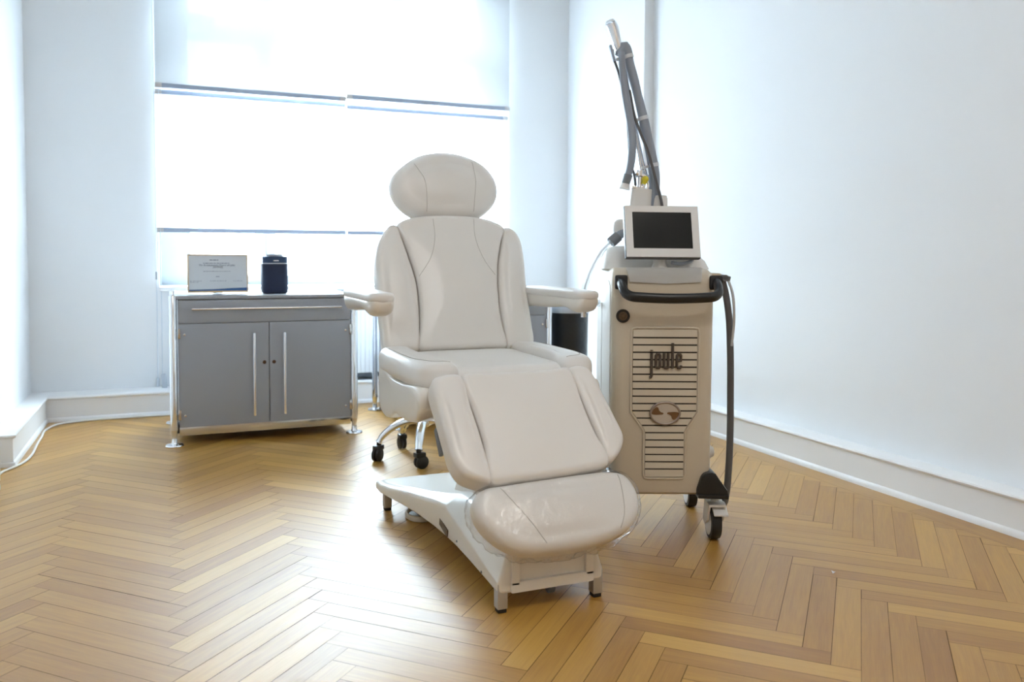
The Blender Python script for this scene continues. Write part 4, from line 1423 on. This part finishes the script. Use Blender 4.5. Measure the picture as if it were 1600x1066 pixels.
add_tube(bm, [A(0.3645, 1.872), A(0.362, 1.882), A(0.361, 1.885)], [0.0205, 0.016, 0.006], n=18, smooth=False)
obj('arm_head', bm, M_chrome, lm)
box('arm_clip', A(0.371, 1.760), (0.010, 0.02, 0.062), M_hose, lm, 0.003, Matrix.Rotation(R(-16), 4, 'Y'))
bm = bmesh.new()                                                    # two slim metal arm tubes
add_tube(bm, [A(0.412, 1.75, 3.17), A(0.448, 1.56, 3.17), A(0.492, 1.36, 3.17), A(0.512, 1.29, 3.17)], 0.0085, n=12, res=20)
add_tube(bm, [A(0.455, 1.50, 3.16), A(0.480, 1.37, 3.16), A(0.488, 1.325, 3.16)], 0.007, n=12, res=16)
obj('arm_tube', bm, M_chrome, lm)
bm = bmesh.new()                                                    # folded elbow joints below
add_cyl(bm, A(0.478, 1.322, 3.13), A(0.478, 1.302, 3.13), 0.016)
add_tube(bm, [A(0.462, 1.312, 3.13), A(0.486, 1.304, 3.13), A(0.505, 1.292, 3.13)], 0.014, n=14, res=12)
add_cyl(bm, A(0.480, 1.298, 3.13), A(0.476, 1.238, 3.13), 0.0115)
add_cyl(bm, A(0.492, 1.27, 3.13), A(0.488, 1.235, 3.13), 0.006)
add_box(bm, A(0.462, 1.257, 3.13), (0.034, 0.03, 0.010), Matrix.Rotation(R(20), 4, 'Y'), 0.003)
add_box(bm, A(0.485, 1.252, 3.13), (0.012, 0.03, 0.022), None, 0.003)
add_tube(bm, [A(0.505, 1.285, 3.13), A(0.508, 1.262, 3.13), A(0.500, 1.245, 3.13)], 0.007, n=10, res=10)
obj('arm_elbow', bm, M_chrome, lm)
bm = bmesh.new()
add_lathe(bm, [(0.004, -0.024), (0.012, -0.022), (0.0125, -0.012), (0.006, -0.010)], A(0.495, 1.289, 3.13), 'y', 14)
add_box(bm, A(0.492, 1.279, 3.112), (0.016, 0.008, 0.018), Matrix.Rotation(R(18), 4, 'Y'), 0.002)
obj('warning_tag', bm, M_yellow, lm)
# hose connector at the left with a clear tube falling away
bm = bmesh.new()
add_tube(bm, [A(0.455, 1.115, 3.18), A(0.425, 1.096, 3.17), A(0.394, 1.070, 3.16)], 0.0165, n=16, smooth=False)
obj('connector_hose', bm, M_hose, lm)
bm = bmesh.new()
add_tube(bm, [A(0.402, 1.077, 3.163), A(0.374, 1.053, 3.155)], 0.0205, n=18, smooth=False)
obj('connector_collar', bm, M_collar, lm)
bm = bmesh.new()
add_tube(bm, [A(0.382, 1.060, 3.158), A(0.350, 1.034, 3.152), A(0.325, 1.00, 3.15), A(0.302, 0.955, 3.15), A(0.285, 0.91, 3.15), A(0.274, 0.865, 3.16), A(0.280, 0.835, 3.18), A(0.305, 0.82, 3.2), A(0.342, 0.82, 3.22)], 0.0125, n=14, res=60)
obj('clear_hose', bm, M_tube, lm)
bm = bmesh.new()
add_tube(bm, [A(0.382, 1.060, 3.158), A(0.350, 1.034, 3.152), A(0.325, 1.00, 3.15), A(0.302, 0.955, 3.15), A(0.285, 0.91, 3.15), A(0.274, 0.865, 3.16), A(0.280, 0.835, 3.18), A(0.305, 0.82, 3.2), A(0.342, 0.82, 3.22)], 0.004, n=8, res=60)
obj('inner_hose', bm, M_white, lm)
bm = bmesh.new()
add_lathe(bm, [(0.030, -0.03), (0.034, 0.0), (0.030, 0.026), (0.018, 0.036), (0.0, 0.038)], A(0.418, 1.105, 3.19), 'z', 20)
obj('arm_cap', bm, M_machlt, lm)

# holder and long dark hose down the right side
bm = bmesh.new()
add_box(bm, Lc(0.722, 3.02, 0.905), (0.07, 0.08, 0.075), None, 0.012)
hb = obj('hose_holder', bm, M_mach, lm)
bm = bmesh.new()
add_box(bm, Lc(0.765, 2.99, 0.925), (0.036, 0.04, 0.020), Matrix.Rotation(R(14), 4, 'Y'), 0.004)
add_cyl(bm, Lc(0.764, 2.97, 0.925), Lc(0.764, 3.02, 0.925), 0.012)
obj('holder_clip', bm, M_collar, hb)
bm = bmesh.new()
add_tube(bm, [Lc(0.758, 2.99, 0.915), Lc(0.772, 2.99, 0.86), Lc(0.784, 2.99, 0.78), Lc(0.791, 2.99, 0.65), Lc(0.794, 2.99, 0.50), Lc(0.794, 2.985, 0.36), Lc(0.790, 2.98, 0.24), Lc(0.782, 2.975, 0.15), Lc(0.770, 2.97, 0.105), Lc(0.745, 2.98, 0.09)],
         0.0125, n=14, res=80)
obj('side_hose', bm, M_hosed, lm)
bm = bmesh.new()
add_tube(bm, [Lc(0.776, 2.975, 0.915), Lc(0.790, 2.97, 0.87), Lc(0.797, 2.97, 0.80), Lc(0.796, 2.975, 0.73), Lc(0.792, 2.98, 0.68)], 0.005, n=8, res=36)
obj('holder_lead', bm, M_alu, lm)
